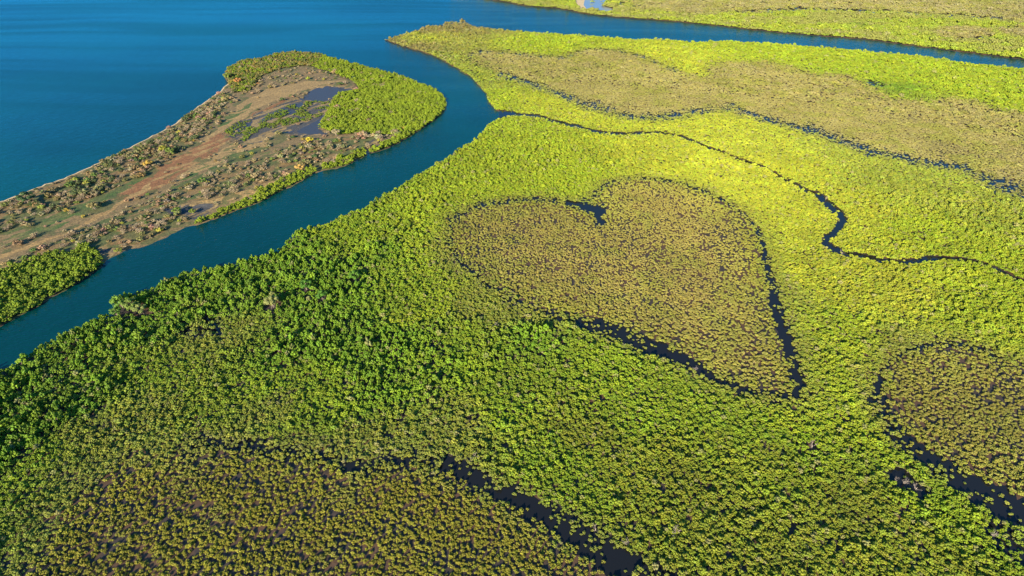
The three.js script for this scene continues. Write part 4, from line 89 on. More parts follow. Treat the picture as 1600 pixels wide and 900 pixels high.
    upper_west_rim: [[-65.1,-936.2],[-57.1,-956.6],[-48.4,-969.7],[-42.0,-970.6],[-34.8,-965.4],[-27.6,-965.0],[-20.5,-965.2],[-13.3,-957.0],[-6.1,-954.9],[1.1,-950.8],[8.2,-946.7],[15.4,-944.4],[22.6,-944.7],[29.5,-938.3],[36.8,-939.6],[43.5,-932.8],[50.5,-932.3],[57.6,-933.2],[64.6,-932.3],[71.2,-926.2],[78.3,-927.1],[86.4,-925.1],[97.9,-955.7],[107.4,-963.8],[117.4,-976.4],[126.2,-978.4],[135.1,-978.1],[144.4,-982.1],[151.7,-980.0],[158.1,-971.1],[165.6,-969.8],[172.5,-966.1],[178.9,-959.6],[184.9,-950.6],[191.6,-945.1],[197.8,-939.4],[201.7,-923.2],[207.4,-912.7],[211.5,-897.8],[216.5,-886.3],[221.6,-876.6],[225.2,-862.9],[230.9,-856.2],[234.5,-843.7],[241.2,-863.7],[237.3,-875.7],[231.8,-883.4],[226.7,-892.8],[221.7,-902.8],[217.2,-915.7],[213.9,-933.5],[209.0,-947.0],[202.8,-957.8],[195.9,-963.7],[189.6,-971.5],[183.2,-979.2],[177.4,-991.7],[169.6,-993.3],[161.8,-994.0],[154.6,-998.0],[147.0,-1001.9],[137.4,-998.4],[128.3,-998.1],[118.7,-996.2],[108.1,-990.0],[97.2,-975.4],[85.9,-946.3],[80.0,-947.3],[73.0,-949.3],[66.0,-950.8],[59.0,-953.1],[51.9,-955.4],[44.6,-952.6],[37.7,-959.3],[30.6,-960.0],[23.4,-959.9],[16.3,-966.9],[9.1,-971.9],[1.7,-972.6],[-5.5,-978.0],[-12.9,-982.2],[-20.4,-981.0],[-27.8,-988.3],[-35.1,-986.3],[-42.4,-989.5],[-50.7,-994.9],[-60.0,-975.0],[-68.9,-959.3]],
    far_rim: [[464.3,-1306.0],[476.2,-1311.9],[485.3,-1309.0],[496.4,-1312.3],[508.2,-1317.9],[519.1,-1322.3],[527.8,-1320.5],[536.5,-1318.4],[546.2,-1319.3],[558.6,-1327.7],[568.3,-1328.2],[578.6,-1330.5],[587.3,-1328.5],[601.4,-1340.5],[610.1,-1338.6],[616.4,-1331.4],[629.7,-1340.4],[635.7,-1332.2],[646.9,-1336.3],[653.1,-1328.8],[661.3,-1326.2],[670.2,-1325.0],[678.5,-1322.6],[686.9,-1320.5],[695.2,-1318.3],[709.0,-1326.6],[716.1,-1321.1],[723.9,-1317.2],[735.1,-1320.2],[744.0,-1318.5],[749.2,-1309.6],[759.0,-1310.0],[770.6,-1313.6],[778.0,-1309.4],[791.2,-1315.9],[797.5,-1309.8],[801.1,-1298.7],[809.3,-1295.6],[814.6,-1287.7],[823.0,-1285.0],[828.1,-1277.0],[837.6,-1276.4],[847.1,-1275.9],[848.6,-1261.9],[857.4,-1258.9],[872.2,-1266.5],[882.3,-1266.1],[893.6,-1267.6],[908.3,-1275.1],[912.9,-1267.6],[915.0,-1256.1],[915.3,-1242.2],[923.0,-1238.7],[927.3,-1231.6],[941.6,-1239.7],[947.1,-1234.6],[955.3,-1233.8],[957.6,-1224.4],[996.3,-1279.7],[988.7,-1281.8],[979.2,-1281.3],[965.1,-1274.0],[962.7,-1284.1],[955.2,-1285.9],[951.2,-1294.3],[946.2,-1301.8],[941.5,-1309.9],[934.2,-1314.9],[925.2,-1318.2],[909.3,-1309.8],[900.4,-1312.7],[887.7,-1309.3],[875.6,-1306.4],[869.4,-1312.3],[867.5,-1326.0],[853.2,-1319.1],[847.8,-1327.0],[840.1,-1331.4],[837.9,-1345.2],[826.8,-1343.9],[819.5,-1349.4],[812.4,-1354.8],[805.3,-1360.1],[794.3,-1358.3],[785.8,-1361.1],[773.1,-1355.9],[766.0,-1361.6],[755.2,-1360.1],[746.3,-1362.4],[738.2,-1366.2],[728.2,-1366.4],[716.2,-1362.2],[711.7,-1373.1],[702.2,-1373.6],[690.4,-1369.1],[682.1,-1372.2],[672.0,-1371.4],[665.8,-1379.3],[658.6,-1385.3],[650.0,-1387.9],[635.9,-1377.7],[630.4,-1388.5],[620.0,-1387.3],[609.9,-1386.8],[597.3,-1379.6],[587.6,-1379.7],[574.9,-1371.7],[562.2,-1363.4],[553.3,-1365.5],[543.3,-1364.6],[530.5,-1355.7],[521.3,-1356.8],[510.0,-1354.3],[499.4,-1353.1],[488.1,-1350.0],[475.2,-1341.7]],
    far_round_rim: [[745.3,-1090.1],[745.5,-1075.2],[751.6,-1069.6],[754.0,-1058.3],[760.9,-1056.7],[769.5,-1058.2],[774.2,-1053.4],[783.5,-1055.9],[789.4,-1052.8],[805.7,-1063.6],[816.4,-1065.5],[832.8,-1075.6],[854.8,-1095.2],[867.3,-1117.6],[847.5,-1100.0],[832.8,-1091.4],[821.9,-1089.3],[807.8,-1081.8],[801.1,-1083.1],[791.8,-1081.0],[780.8,-1075.9],[775.5,-1080.0],[766.0,-1076.9],[763.4,-1087.4],[761.8,-1100.0],[757.5,-1108.8]],
  },
  spit_pools: [[[-267.2,-729.2],[-264.8,-733.4],[-263.6,-739.9],[-262.7,-747.1],[-261.6,-753.9],[-261.5,-763.0],[-260.0,-769.6],[-257.8,-774.4],[-255.1,-778.1],[-249.7,-773.4],[-248.7,-782.2],[-245.9,-786.5],[-242.0,-784.7],[-237.1,-778.2],[-234.0,-779.9],[-230.7,-780.2],[-226.4,-776.4],[-222.8,-775.5],[-218.9,-772.8],[-215.3,-772.0],[-212.2,-773.8],[-208.4,-770.9],[-210.5,-765.7],[-213.0,-762.4],[-216.1,-760.8],[-217.9,-755.1],[-221.0,-753.3],[-221.5,-743.7],[-222.7,-735.9],[-225.4,-731.4],[-226.3,-723.5],[-229.1,-721.5],[-232.4,-721.5],[-234.8,-718.1],[-238.0,-717.5],[-241.4,-717.2],[-245.5,-719.2],[-249.9,-722.5],[-253.6,-722.9],[-257.5,-723.8],[-260.2,-720.8]],[[-286.1,-644.1],[-285.5,-650.2],[-285.6,-657.7],[-283.9,-662.4],[-284.7,-671.2],[-281.3,-671.7],[-281.1,-679.0],[-280.0,-684.5],[-278.9,-690.1],[-276.1,-692.1],[-273.7,-695.0],[-271.0,-697.0],[-271.5,-706.9],[-268.6,-708.5],[-264.5,-707.2],[-261.9,-709.7],[-260.2,-713.8],[-256.2,-711.5],[-251.8,-706.5],[-246.3,-701.2],[-249.4,-699.0],[-251.5,-694.8],[-253.2,-689.7],[-254.3,-683.6],[-253.8,-674.3],[-257.0,-673.0],[-258.3,-667.6],[-261.6,-667.1],[-263.2,-662.4],[-265.0,-658.5],[-267.6,-656.3],[-271.0,-656.6],[-273.9,-655.3],[-274.5,-648.2],[-278.5,-649.8],[-280.6,-646.7],[-283.6,-645.9]],[[-222.7,-643.4],[-221.7,-648.4],[-221.0,-653.9],[-220.9,-660.8],[-219.5,-665.3],[-218.8,-671.3],[-216.3,-661.4],[-214.4,-652.0],[-213.4,-643.2],[-210.9,-635.0],[-206.9,-628.4],[-203.5,-618.6],[-199.5,-612.8],[-196.3,-607.0],[-198.0,-602.8],[-201.1,-603.3],[-204.0,-603.2],[-207.5,-605.2],[-209.9,-603.4],[-213.0,-603.9],[-215.4,-602.1],[-218.7,-604.5],[-221.9,-603.7],[-226.0,-607.4],[-229.0,-605.7],[-234.9,-614.2],[-232.2,-616.2],[-231.7,-622.6],[-229.8,-626.3],[-227.5,-629.2],[-226.2,-634.4],[-224.9,-639.6]],[[-263.3,-579.9],[-261.5,-582.7],[-259.6,-585.3],[-256.9,-586.6],[-257.1,-593.5],[-253.1,-592.1],[-253.5,-599.7],[-252.0,-603.5],[-249.7,-605.6],[-247.7,-607.9],[-244.7,-607.8],[-243.7,-612.6],[-240.2,-611.2],[-238.9,-615.4],[-238.4,-620.6],[-237.7,-611.8],[-239.2,-607.4],[-240.3,-602.4],[-242.1,-598.7],[-242.4,-592.5],[-244.2,-589.6],[-245.8,-586.1],[-249.0,-586.0],[-250.0,-581.7],[-251.6,-578.5],[-252.7,-574.9],[-256.0,-576.0],[-259.0,-575.9]],[[-307.5,-614.7],[-308.1,-621.0],[-306.4,-624.0],[-307.9,-631.6],[-306.5,-634.8],[-303.8,-635.5],[-301.6,-637.1],[-300.7,-641.9],[-297.0,-640.2],[-295.8,-644.3],[-293.0,-644.6],[-292.4,-636.6],[-290.0,-626.0],[-291.5,-622.4],[-292.4,-617.9],[-294.4,-615.1],[-294.4,-609.4],[-294.2,-602.6],[-298.6,-607.3],[-302.6,-610.4]]],
  sandbar: [[150.1,-1514.8],[142.9,-1451.4],[145.4,-1400.7],[147.1,-1345.5],[160.7,-1345.5],[159.8,-1417.2],[172.8,-1514.8]],
  bands: {
    sea_belt: [[-442.0,-412.2],[-429.3,-437.1],[-416.0,-469.4],[-400.3,-504.1],[-389.7,-549.6],[-378.4,-603.6],[-375.8,-673.6],[-374.5,-752.3],[-356.1,-741.3],[-348.4,-702.4],[-334.5,-613.5],[-327.9,-575.6],[-331.4,-541.3],[-333.8,-514.6],[-343.6,-484.3],[-352.6,-452.8],[-370.4,-428.9],[-391.7,-385.3],[-403.4,-362.7]],
    grass: [[-387.8,-342.8],[-377.9,-366.3],[-365.6,-379.5],[-352.4,-400.5],[-339.9,-422.1],[-334.4,-447.9],[-345.5,-457.8],[-351.9,-451.6],[-364.8,-430.0],[-371.9,-411.1],[-391.7,-385.3],[-403.4,-362.7]],
    grass2: [[-368.2,-425.5],[-360.8,-434.7],[-353.3,-454.1],[-344.0,-482.9],[-336.9,-508.6],[-331.7,-492.6],[-337.5,-465.5],[-344.8,-439.4],[-358.8,-418.7]],
    grass3: [[-324.8,-623.6],[-327.9,-666.7],[-315.6,-715.0],[-313.6,-678.3],[-318.4,-633.9]],
    track: [[-380.1,-332.9],[-370.7,-356.5],[-354.5,-373.8],[-341.0,-394.3],[-332.1,-422.1],[-331.3,-444.2],[-328.4,-459.1],[-323.9,-477.4],[-319.6,-466.8],[-324.5,-446.7],[-328.9,-416.5],[-338.5,-390.3],[-351.4,-369.1],[-366.9,-351.2],[-375.8,-327.4]],
    red_flat: [[-350.4,-449.1],[-343.9,-472.1],[-336.8,-491.2],[-331.8,-525.3],[-326.1,-546.2],[-320.9,-570.2],[-313.6,-613.5],[-299.8,-671.3],[-284.1,-715.0],[-274.0,-746.8],[-280.0,-702.4],[-297.3,-644.6],[-292.7,-613.5],[-295.9,-570.2],[-296.7,-541.3],[-303.5,-514.6],[-305.8,-481.5],[-311.7,-459.1],[-321.8,-441.8],[-334.0,-444.2]],
    tan_flat: [[-322.0,-541.3],[-320.4,-581.0],[-326.3,-644.6],[-331.4,-715.0],[-318.6,-769.3],[-278.7,-805.2],[-222.9,-808.4],[-255.5,-783.9],[-288.3,-728.0],[-304.9,-685.4],[-307.6,-633.9],[-303.7,-581.0],[-306.6,-549.6],[-311.4,-505.6],[-316.8,-474.8],[-325.4,-474.8]],
    tan_flat2: [[-296.7,-541.3],[-281.7,-584.7],[-257.8,-613.5],[-230.3,-651.1],[-225.7,-640.3],[-238.8,-619.5],[-254.9,-584.7],[-240.3,-581.0],[-258.6,-558.0],[-277.5,-525.3],[-292.9,-491.2],[-301.3,-472.1],[-304.1,-502.7]],
    green_strip: [[-302.0,-464.2],[-298.4,-484.3],[-291.4,-514.6],[-279.1,-544.6],[-260.5,-563.2],[-246.6,-570.2],[-242.7,-549.6],[-265.2,-525.3],[-277.1,-495.5],[-288.1,-468.1]],
    shrub_belt: [[-365.1,-313.7],[-360.7,-342.8],[-347.1,-362.7],[-335.4,-385.3],[-324.5,-408.9],[-312.0,-433.5],[-300.6,-459.1],[-288.5,-481.5],[-274.3,-502.7],[-249.6,-533.2],[-227.9,-563.2],[-201.2,-584.7],[-163.4,-595.9],[-136.9,-599.8],[-121.2,-595.9],[-133.5,-581.0],[-148.5,-563.2],[-159.1,-533.2],[-180.7,-520.7],[-197.6,-505.6],[-209.1,-485.6],[-228.3,-474.8],[-243.1,-461.7],[-253.4,-452.8],[-271.0,-443.0],[-283.0,-425.5],[-258.0,-414.3],[-260.7,-403.6],[-269.8,-391.3],[-273.6,-379.5],[-284.9,-369.1],[-292.9,-366.3],[-313.4,-369.1],[-324.8,-364.5],[-341.1,-353.8],[-357.7,-338.6],[-360.5,-307.9]],
    mudflat: [[-309.6,-603.6],[-313.1,-629.7],[-303.6,-655.5],[-287.5,-690.2],[-262.6,-735.9],[-263.2,-775.1],[-246.1,-786.9],[-205.4,-769.3],[-222.2,-752.3],[-222.3,-720.1],[-218.5,-690.2],[-215.4,-655.5],[-211.8,-623.6],[-195.6,-601.7],[-224.1,-594.1],[-248.9,-607.5],[-262.3,-577.4],[-278.2,-575.6],[-297.5,-594.1]],
    mud_channel: [[-285.1,-425.5],[-282.2,-434.7],[-267.2,-434.7],[-243.2,-434.7],[-233.7,-441.8],[-224.7,-461.7],[-219.9,-451.6],[-228.4,-431.2],[-244.9,-419.9],[-251.4,-411.1],[-264.2,-416.5]],
    sand_channel: [[-269.4,-439.4],[-249.1,-449.1],[-231.1,-466.8],[-213.9,-482.9],[-194.6,-495.5],[-204.6,-472.1],[-221.3,-455.3],[-236.3,-444.2],[-246.8,-437.1]],
    mud_inlet: [[-322.1,-366.3],[-312.9,-368.2],[-298.9,-364.5],[-288.5,-362.7],[-287.7,-355.6],[-289.7,-347.8],[-298.9,-357.4],[-309.6,-362.7]],
    mud_east: [[-150.2,-581.0],[-142.3,-592.2],[-128.0,-595.9],[-133.5,-581.0],[-142.0,-563.2],[-146.9,-549.6]],
    mangrove_head: [[-404.2,-837.4],[-418.5,-886.3],[-414.2,-924.2],[-381.1,-965.0],[-351.5,-991.0],[-315.9,-986.6],[-259.4,-932.1],[-186.3,-871.8],[-120.2,-805.2],[-81.3,-741.3],[-75.6,-695.0],[-89.4,-633.9],[-115.4,-572.0],[-139.2,-542.9],[-143.8,-552.9],[-132.2,-573.8],[-121.8,-599.8],[-163.7,-603.6],[-188.7,-601.7],[-211.8,-623.6],[-214.8,-653.3],[-217.2,-685.4],[-223.6,-725.3],[-219.9,-749.5],[-198.3,-763.5],[-218.5,-808.4],[-254.7,-847.5],[-303.4,-889.9],[-335.4,-871.8],[-349.3,-837.4],[-340.0,-763.5],[-356.4,-752.3]],
    mud_scrub: [[-312.2,-613.5],[-310.1,-640.3],[-290.0,-644.6],[-279.6,-678.3],[-260.4,-715.0],[-246.1,-720.1],[-224.9,-715.0],[-218.6,-676.0],[-227.2,-653.3],[-249.7,-631.8],[-264.8,-623.6],[-276.6,-607.5],[-280.3,-581.0],[-298.9,-594.1]],
    fringe: [[-249.9,-407.9],[-244.4,-418.7],[-236.0,-430.0],[-227.6,-443.0],[-218.0,-461.7],[-208.2,-482.9],[-192.5,-508.6],[-179.7,-505.6],[-193.3,-472.1],[-207.2,-446.7],[-221.8,-427.8],[-235.5,-410.0],[-246.1,-401.5]],
    fringe_east: [[-179.7,-505.6],[-179.5,-520.7],[-160.6,-539.6],[-147.8,-559.7],[-142.4,-542.9],[-153.1,-520.7],[-167.7,-505.6]],
    mangrove_patch: [[-371.5,-300.8],[-354.2,-333.7],[-338.5,-351.2],[-321.0,-360.0],[-311.7,-366.3],[-305.0,-364.5],[-293.1,-351.2],[-287.1,-338.6],[-292.1,-313.7],[-299.9,-292.5],[-309.3,-272.0],[-331.3,-242.8]],
  },
  anchors: [["deep",-266,-223],["deep",-238,-188],["deep",-235,-278],["deep",-211,-312],["deep",-166,-328],["deep",-154,-361],["deep",-123,-298],["deep",-105,-328],["deep",-91,-266],["deep",-61,-266],["deep",-118,-254],["deep",-65,-243],["deep",-217,-205],["deep",7,-260],["green",-219,-173],["green",-199,-233],["green",-156,-214],["green",-130,-223],["green",-95,-223],["green",-120,-400],["green",-80,-336],["green",-36,-243],["green",-13,-214],["green",28,-233],["green",58,-205],["green",89,-196],["green",117,-188],["green",139,-180],["green",14,-166],["green",177,-173],["green",184,-138],["lime",-94,-422],["lime",-70,-400],["lime",-47,-498],["lime",-27,-598],["lime",28,-618],["lime",-50,-305],["lime",59,-498],["lime",160,-200],["lime",190,-243],["lime",201,-291],["lime",286,-298],["lime",337,-336],["lime",326,-400],["lime",-89,-823],["lime",-32,-735],["lime",443,-932],["lime",596,-857],["lime",54,-1042],["lime",652,-792],["lime",440,-762],["lime",302,-1178],["lime",599,-1166],["lime",752,-952],["lime",94,-1326],["pale",360,-457],["pale",386,-422],["pale",331,-498],["pale",371,-528],["pale",311,-562],["dark",646,-1190],["dark",503,-786],["lime",568,-1178],["lime",709,-1148],["lime",613,-1120],["lime",684,-1268],["lime",540,-807],["lime",505,-823],["lime",612,-735],["lime",600,-792],["green",-91,-477],["green",-107,-439],["lime",-69,-352],["lime",-66,-411],["lime",-61,-457],["lime",181,-254],["lime",174,-223],["lime",189,-291],["lime",201,-266],["lime",-23,-470],["lime",187,-305],["brown",-207,-1057],["brown",-173,-1000],["brown",-134,-1190],["brown",-96,-1196],["brown",-164,-1137],["sage",-73,-857],["sage",-43,-786],["sage",-108,-924],["yellow",127,-545],["yellow",195,-562],["yellow",224,-498],["yellow",229,-422],["yellow",204,-336],["yellow",210,-320],["yellow",215,-278],["yellow",257,-320],["yellow",287,-422],["yellow",224,-618],["yellow",175,-618],["yellow",292,-562],["yellow",254,-498],["yellow",89,-661],["yellow",39,-708],["yellow",242,-912],["yellow",-166,-1067],["olive",57,-159],["olive",83,-153],["olive",109,-146],["olive",133,-140],["olive",89,-129],["olive",153,-129],["olive",76,-180],["olive",141,-159],["olive",31,-188],["olive",116,-127],["sage",-49,-366],["sage",-24,-295],["sage",0,-278],["sage",165,-243],["sage",170,-272],["sage",180,-320],["sage",225,-260],["sage",191,-223],["sage",-196,-180],["sage",-174,-184],["sage",-133,-196],["sage",-73,-184],["sage",-185,-272],["sage",-169,-205],["sage",-25,-188]],
  pts: {
    round_shrub: [-343.1,-426.6],
    dark_tree: [-405.9,-438.2],
    yellow_tree: [-346.2,-549.6],
    golden_tree: [-343.6,-514.6],
    bright_tree: [-337.4,-544.6],
    grass_bush: [-276.9,-477.4],
    orange_tree: [-369.2,-796.0],
    yellow_bush: [-209.2,-577.4],
    grey_tree: [-186.6,-595.9],
    orange_bush: [-197.6,-505.6],
    shore_tree: [-391.0,-817.8],
    seaside_tree: [-369.1,-552.9],
    inlet_bush: [-286.0,-360.0],
    pool_bush: [-272.5,-421.0],
    pool_bush2: [-259.9,-421.0],
    big_a: [-246.0,-292.5],
    big_b: [-238.1,-289.8],
    big_c: [-230.8,-285.9],
    big_d: [-245.2,-284.6],
    pale: [-150.8,-292.5],
    tall_a: [-135.2,-311.5],
    tall_b: [-121.8,-300.8],
    tall_c: [-106.0,-322.7],
    dead_a: [172.5,-164.0],
    dead_b: [175.1,-161.9],
    dead_c: [142.7,-182.0],
    dead_d: [178.9,-158.9],
    dead_e: [197.1,-136.5],
    dead_f: [-17.3,-174.6],
    dead_g: [65.1,-253.8],
    dead_h: [100.6,-235.0],
    dead_i: [-9.7,-272.0],
    dead_j: [34.6,-139.1],
    dead_k: [45.8,-133.1],
    dead_l: [67.4,-137.4],
    dead_m: [239.5,-358.2],
    dead_n: [267.2,-446.7],
  },
};
// ---------------------------------------------------------------- helpers
function rng(seed) { let s = seed >>> 0; return () => { s = (s + 0x6D2B79F5) | 0; let t = Math.imul(s ^ (s >>> 15), 1 | s); t = (t + Math.imul(t ^ (t >>> 7), 61 | t)) ^ t; return ((t ^ (t >>> 14)) >>> 0) / 4294967296; }; }
function hash(x, y, s) { let h = Math.imul(x, 374761393) + Math.imul(y, 668265263) + Math.imul(s, 974634137); h = Math.imul(h ^ (h >>> 13), 1274126177); return ((h ^ (h >>> 16)) >>> 0) / 4294967296; }
function vnoise(x, y, s = 0, period = 0) {
  let ix = Math.floor(x), iy = Math.floor(y); const fx = x - ix, fy = y - iy, u = fx * fx * (3 - 2 * fx), v = fy * fy * (3 - 2 * fy);
  let jx = ix + 1, jy = iy + 1;
  if (period) { const m = (a) => ((a % period) + period) % period; ix = m(ix); iy = m(iy); jx = m(jx); jy = m(jy); }
  return (hash(ix, iy, s) * (1 - u) + hash(jx, iy, s) * u) * (1 - v) + (hash(ix, jy, s) * (1 - u) + hash(jx, jy, s) * u) * v;
}
function fbm(x, y, s = 0, o = 4) { let a = 0, w = 0.5, n = 0; for (let i = 0; i < o; i++) { a += w * vnoise(x, y, s + i * 17); n += w; w *= 0.5; x *= 2.03; y *= 2.03; } return a / n; }
const clamp = (v, a = 0, b = 1) => Math.min(b, Math.max(a, v));
const mix = (a, b, t) => a + (b - a) * t;
const mix3 = (a, b, t) => [mix(a[0], b[0], t), mix(a[1], b[1], t), mix(a[2], b[2], t)];
const sstep = (a, b, v) => { const t = clamp((v - a) / (b - a)); return t * t * (3 - 2 * t); };
class Area {                                          // a closed outline on the map
  constructor(p) { this.p = p; const xs = p.map((q) => q[0]), zs = p.map((q) => q[1]); this.b = [Math.min(...xs), Math.max(...xs), Math.min(...zs), Math.max(...zs)]; }
  has(x, z) {
    const b = this.b; if (x < b[0] || x > b[1] || z < b[2] || z > b[3]) return false;
    const p = this.p; let c = false;
    for (let i = 0, j = p.length - 1; i < p.length; j = i++) if ((p[i][1] > z) !== (p[j][1] > z) && x < (p[j][0] - p[i][0]) * (z - p[i][1]) / (p[j][1] - p[i][1]) + p[i][0]) c = !c;
    return c;
  }
  dist(x, z, most = 1e9) {
    const b = this.b; if (x < b[0] - most || x > b[1] + most || z < b[2] - most || z > b[3] + most) return most;
    const p = this.p; let d = most * most;
    for (let i = 0, j = p.length - 1; i < p.length; j = i++) {
      const ax = p[j][0], az = p[j][1], bx = p[i][0] - ax, bz = p[i][1] - az, t = clamp(((x - ax) * bx + (z - az) * bz) / (bx * bx + bz * bz || 1));
      const ex = x - ax - bx * t, ez = z - az - bz * t, e = ex * ex + ez * ez; if (e < d) d = e;
    }
    return Math.sqrt(d);
  }
}
const A = {}, POND = {}, WET = {}, BAND = {};
for (const k of ['mainland', 'farland', 'spit', 'heart', 'basin', 'foreground_clearing', 'upper_clearing', 'far_clearing', 'far_clearing_round', 'far_clearing_east', 'sandbar']) A[k] = new Area(MAP[k]);
for (const k in MAP.ponds) POND[k] = new Area(MAP.ponds[k]);
for (const k in MAP.wet) WET[k] = new Area(MAP.wet[k]);
for (const k in MAP.bands) BAND[k] = new Area(MAP.bands[k]);
const taken = {};
function numbered(n) { const k = (taken[n] = (taken[n] ?? -1) + 1); return k ? n + '_' + String(k).padStart(3, '0') : n; }
function put(o, name, label, category, group, kind) {
  o.name = numbered(name); o.userData = { label, category };
  if (group) o.userData.group = group;
  if (kind) o.userData.kind = kind;
  scene.add(o); return o;
}
function mesh(g, m, name) { const o = new THREE.Mesh(g, m); o.name = name; o.castShadow = o.receiveShadow = true; return o; }
const rgb = (c) => new THREE.Color().setRGB(c[0], c[1], c[2]);
const srgb8 = (v) => 255 * (v <= 0.0031308 ? 12.92 * v : 1.055 * Math.pow(v, 1 / 2.4) - 0.055);
function texture(w, h, fn, color) {                   // fn(u, v) -> [r, g, b] linear for colours, else a grey value
  const d = new Uint8Array(w * h * 4);
  for (let y = 0; y < h; y++) for (let x = 0; x < w; x++) {
    const c = fn((x + 0.5) / w, (y + 0.5) / h), i = (y * w + x) * 4;
    for (let k = 0; k < 3; k++) d[i + k] = clamp(color ? srgb8(Math.max(0, c[k])) : 255 * c, 0, 255);
    d[i + 3] = 255;
  }
  const t = new THREE.DataTexture(d, w, h, THREE.RGBAFormat);
  t.wrapS = t.wrapT = THREE.RepeatWrapping; t.magFilter = THREE.LinearFilter; t.minFilter = THREE.LinearMipmapLinearFilter; t.generateMipmaps = true;
  if (color) t.colorSpace = THREE.SRGBColorSpace;
  t.needsUpdate = true; return t;
}
function sheet(outline, y, skirt = 0) {               // a flat piece of ground with uv in metres and, if asked, a bank down into the water
  const pts = outline.map((q) => new THREE.Vector2(q[0], q[1])); if (THREE.ShapeUtils.area(pts) < 0) pts.reverse();
  const pos = [], uv = [], idx = [];
  for (const q of pts) { pos.push(q.x, y, q.y); uv.push(q.x, q.y); }
  for (const t of THREE.ShapeUtils.triangulateShape(pts, [])) idx.push(t[0], t[2], t[1]);
  if (skirt) {
    const n = pts.length, o = n;
    for (let i = 0; i < n; i++) { const q = pts[i], a = pts[(i + n - 1) % n], b = pts[(i + 1) % n], dx = b.x - a.x, dz = b.y - a.y, L = Math.hypot(dx, dz) || 1; pos.push(q.x + dz / L * 1.2, y - skirt, q.y - dx / L * 1.2); uv.push(q.x + 1, q.y + 1); }
    for (let i = 0; i < n; i++) { const j = (i + 1) % n; idx.push(i, j, o + j, i, o + j, o + i); }
  }
  const g = new THREE.BufferGeometry();
  g.setAttribute('position', new THREE.Float32BufferAttribute(pos, 3)); g.setAttribute('uv', new THREE.Float32BufferAttribute(uv, 2)); g.setIndex(idx); g.computeVertexNormals();
  return g;
}

// ---------------------------------------------------------------- water
function fbmP(u, v, s, per, o = 4) { let a = 0, w = 0.5, n = 0; for (let i = 0; i < o; i++) { a += w * vnoise(u * per, v * per, s + i * 13, per); n += w; w *= 0.55; per *= 2; } return a / n; }
const ripple = texture(512, 512, (u, v) => {           // wind ripples, crests across the wind
  const a = fbmP(u + 0.35 * 0, v, 3, 8, 5), b = vnoise(u * 16, v * 56, 9, 8 * 56) * 0.6 + vnoise(u * 32, v * 96, 12, 96) * 0.4;
  return clamp(a * 0.5 + b * 0.5);
});
const seaBump = ripple.clone(); seaBump.repeat.set(1 / 46, 1 / 46); seaBump.needsUpdate = true;
const slick = texture(1024, 1024, (u, v) => {          // slicks and wind lanes: how rough the surface is, over 1.6 km
  const w = v + 0.05 * (fbmP(u, v, 71, 4, 3) - 0.5) - u * 0, n = fbmP(u * 0.999, w, 31, 3, 3);
  const lanes = vnoise(u * 3, w * 42, 41, 42) * 0.55 + vnoise(u * 6, w * 96, 45, 96) * 0.45;
  const t = sstep(0.38, 0.72, 0.5 * n + 0.5 * lanes);
  return 0.08 + 0.16 * t;
});
slick.repeat.set(1 / 1600, 1 / 1600);
const seaColour = texture(1024, 1024, (u, v) => {      // suspended silt in soft irregular drifts
  const n = fbmP(u, v + 0.04 * fbmP(u, v, 5, 6, 2), 51, 5, 5), m = fbmP(u, v, 57, 24, 3);
  const t = sstep(0.35, 0.7, n * 0.8 + m * 0.2);
  return mix3([0.0003, 0.031, 0.034], [0.0003, 0.047, 0.045], t);
}, true);
seaColour.repeat.set(1 / 1100, 1 / 1100);
const seaMat = new THREE.MeshPhysicalMaterial({ map: seaColour, roughness: 1, roughnessMap: slick, bumpMap: seaBump, bumpScale: 0.35, ior: 1.33, metalness: 0 });
{
  const g = new THREE.PlaneGeometry(24000, 24000, 1, 1); g.rotateX(-Math.PI / 2);
  const p = g.attributes.position, uv = g.attributes.uv; for (let i = 0; i < p.count; i++) uv.setXY(i, p.getX(i), p.getZ(i));
  put(mesh(g, seaMat, 'sea'), 'sea_water', 'blue green sea and tidal channel curving round the mangroves', 'sea', null, 'structure');
}
const pondBump = ripple.clone(); pondBump.repeat.set(1 / 9, 1 / 9); pondBump.needsUpdate = true;
const pondMat = new THREE.MeshPhysicalMaterial({ color: rgb([0.010, 0.011, 0.013]), roughness: 0.1, bumpMap: pondBump, bumpScale: 0.012, ior: 1.33 });
const paleMat = new THREE.MeshPhysicalMaterial({ color: rgb([0.2, 0.24, 0.27]), roughness: 0.15, bumpMap: pondBump, bumpScale: 0.012, ior: 1.33 });
const pondLabel = {
  creek: 'narrow dark creek winding from the channel to the right edge', side_creek: 'hairline side creek left of the sharp creek bend', heart_notch: 'navy pool in the notch of the heart',
  heart_upper_rim: 'thin dark water rim round the upper right lobe of the heart', heart_left_rim: 'broken dark water rim round the left lobe of the heart', heart_lower_rim: 'navy water along the lower left edge of the heart', heart_right_rim: 'navy water strip down the right edge of the heart', basin_upper_rim: 'broken water rim along the top of the round clearing at right', foreground_west_rim: 'broken dark pools along the top of the foreground clearing', basin_rim: 'dark water along the lower left of the round clearing at right',
  basin_lower: 'black pool in the bottom right corner', basin_pocket: 'black pool with fallen grey branches at lower right', foreground_rim: 'wide black channel along the foreground clearing', grey_patch: 'wet gap under grey trees in the left forest',
  upper_rim: 'blue water line along the lower edge of the upper tan clearing', upper_pool: 'small blue pool at the upper edge of the tan clearing', upper_west_rim: 'hairline water edge round the west end of the tan clearing',
  far_rim: 'broken blue water line in the far marsh', far_round_rim: 'thin water crescent round the far oval clearing', far_pond: 'tiny blue pond beside the far lagoon', lagoon: 'pale blue lagoon on the far shore',
};
const LAND_Y = 0.35;
let layer = 0;
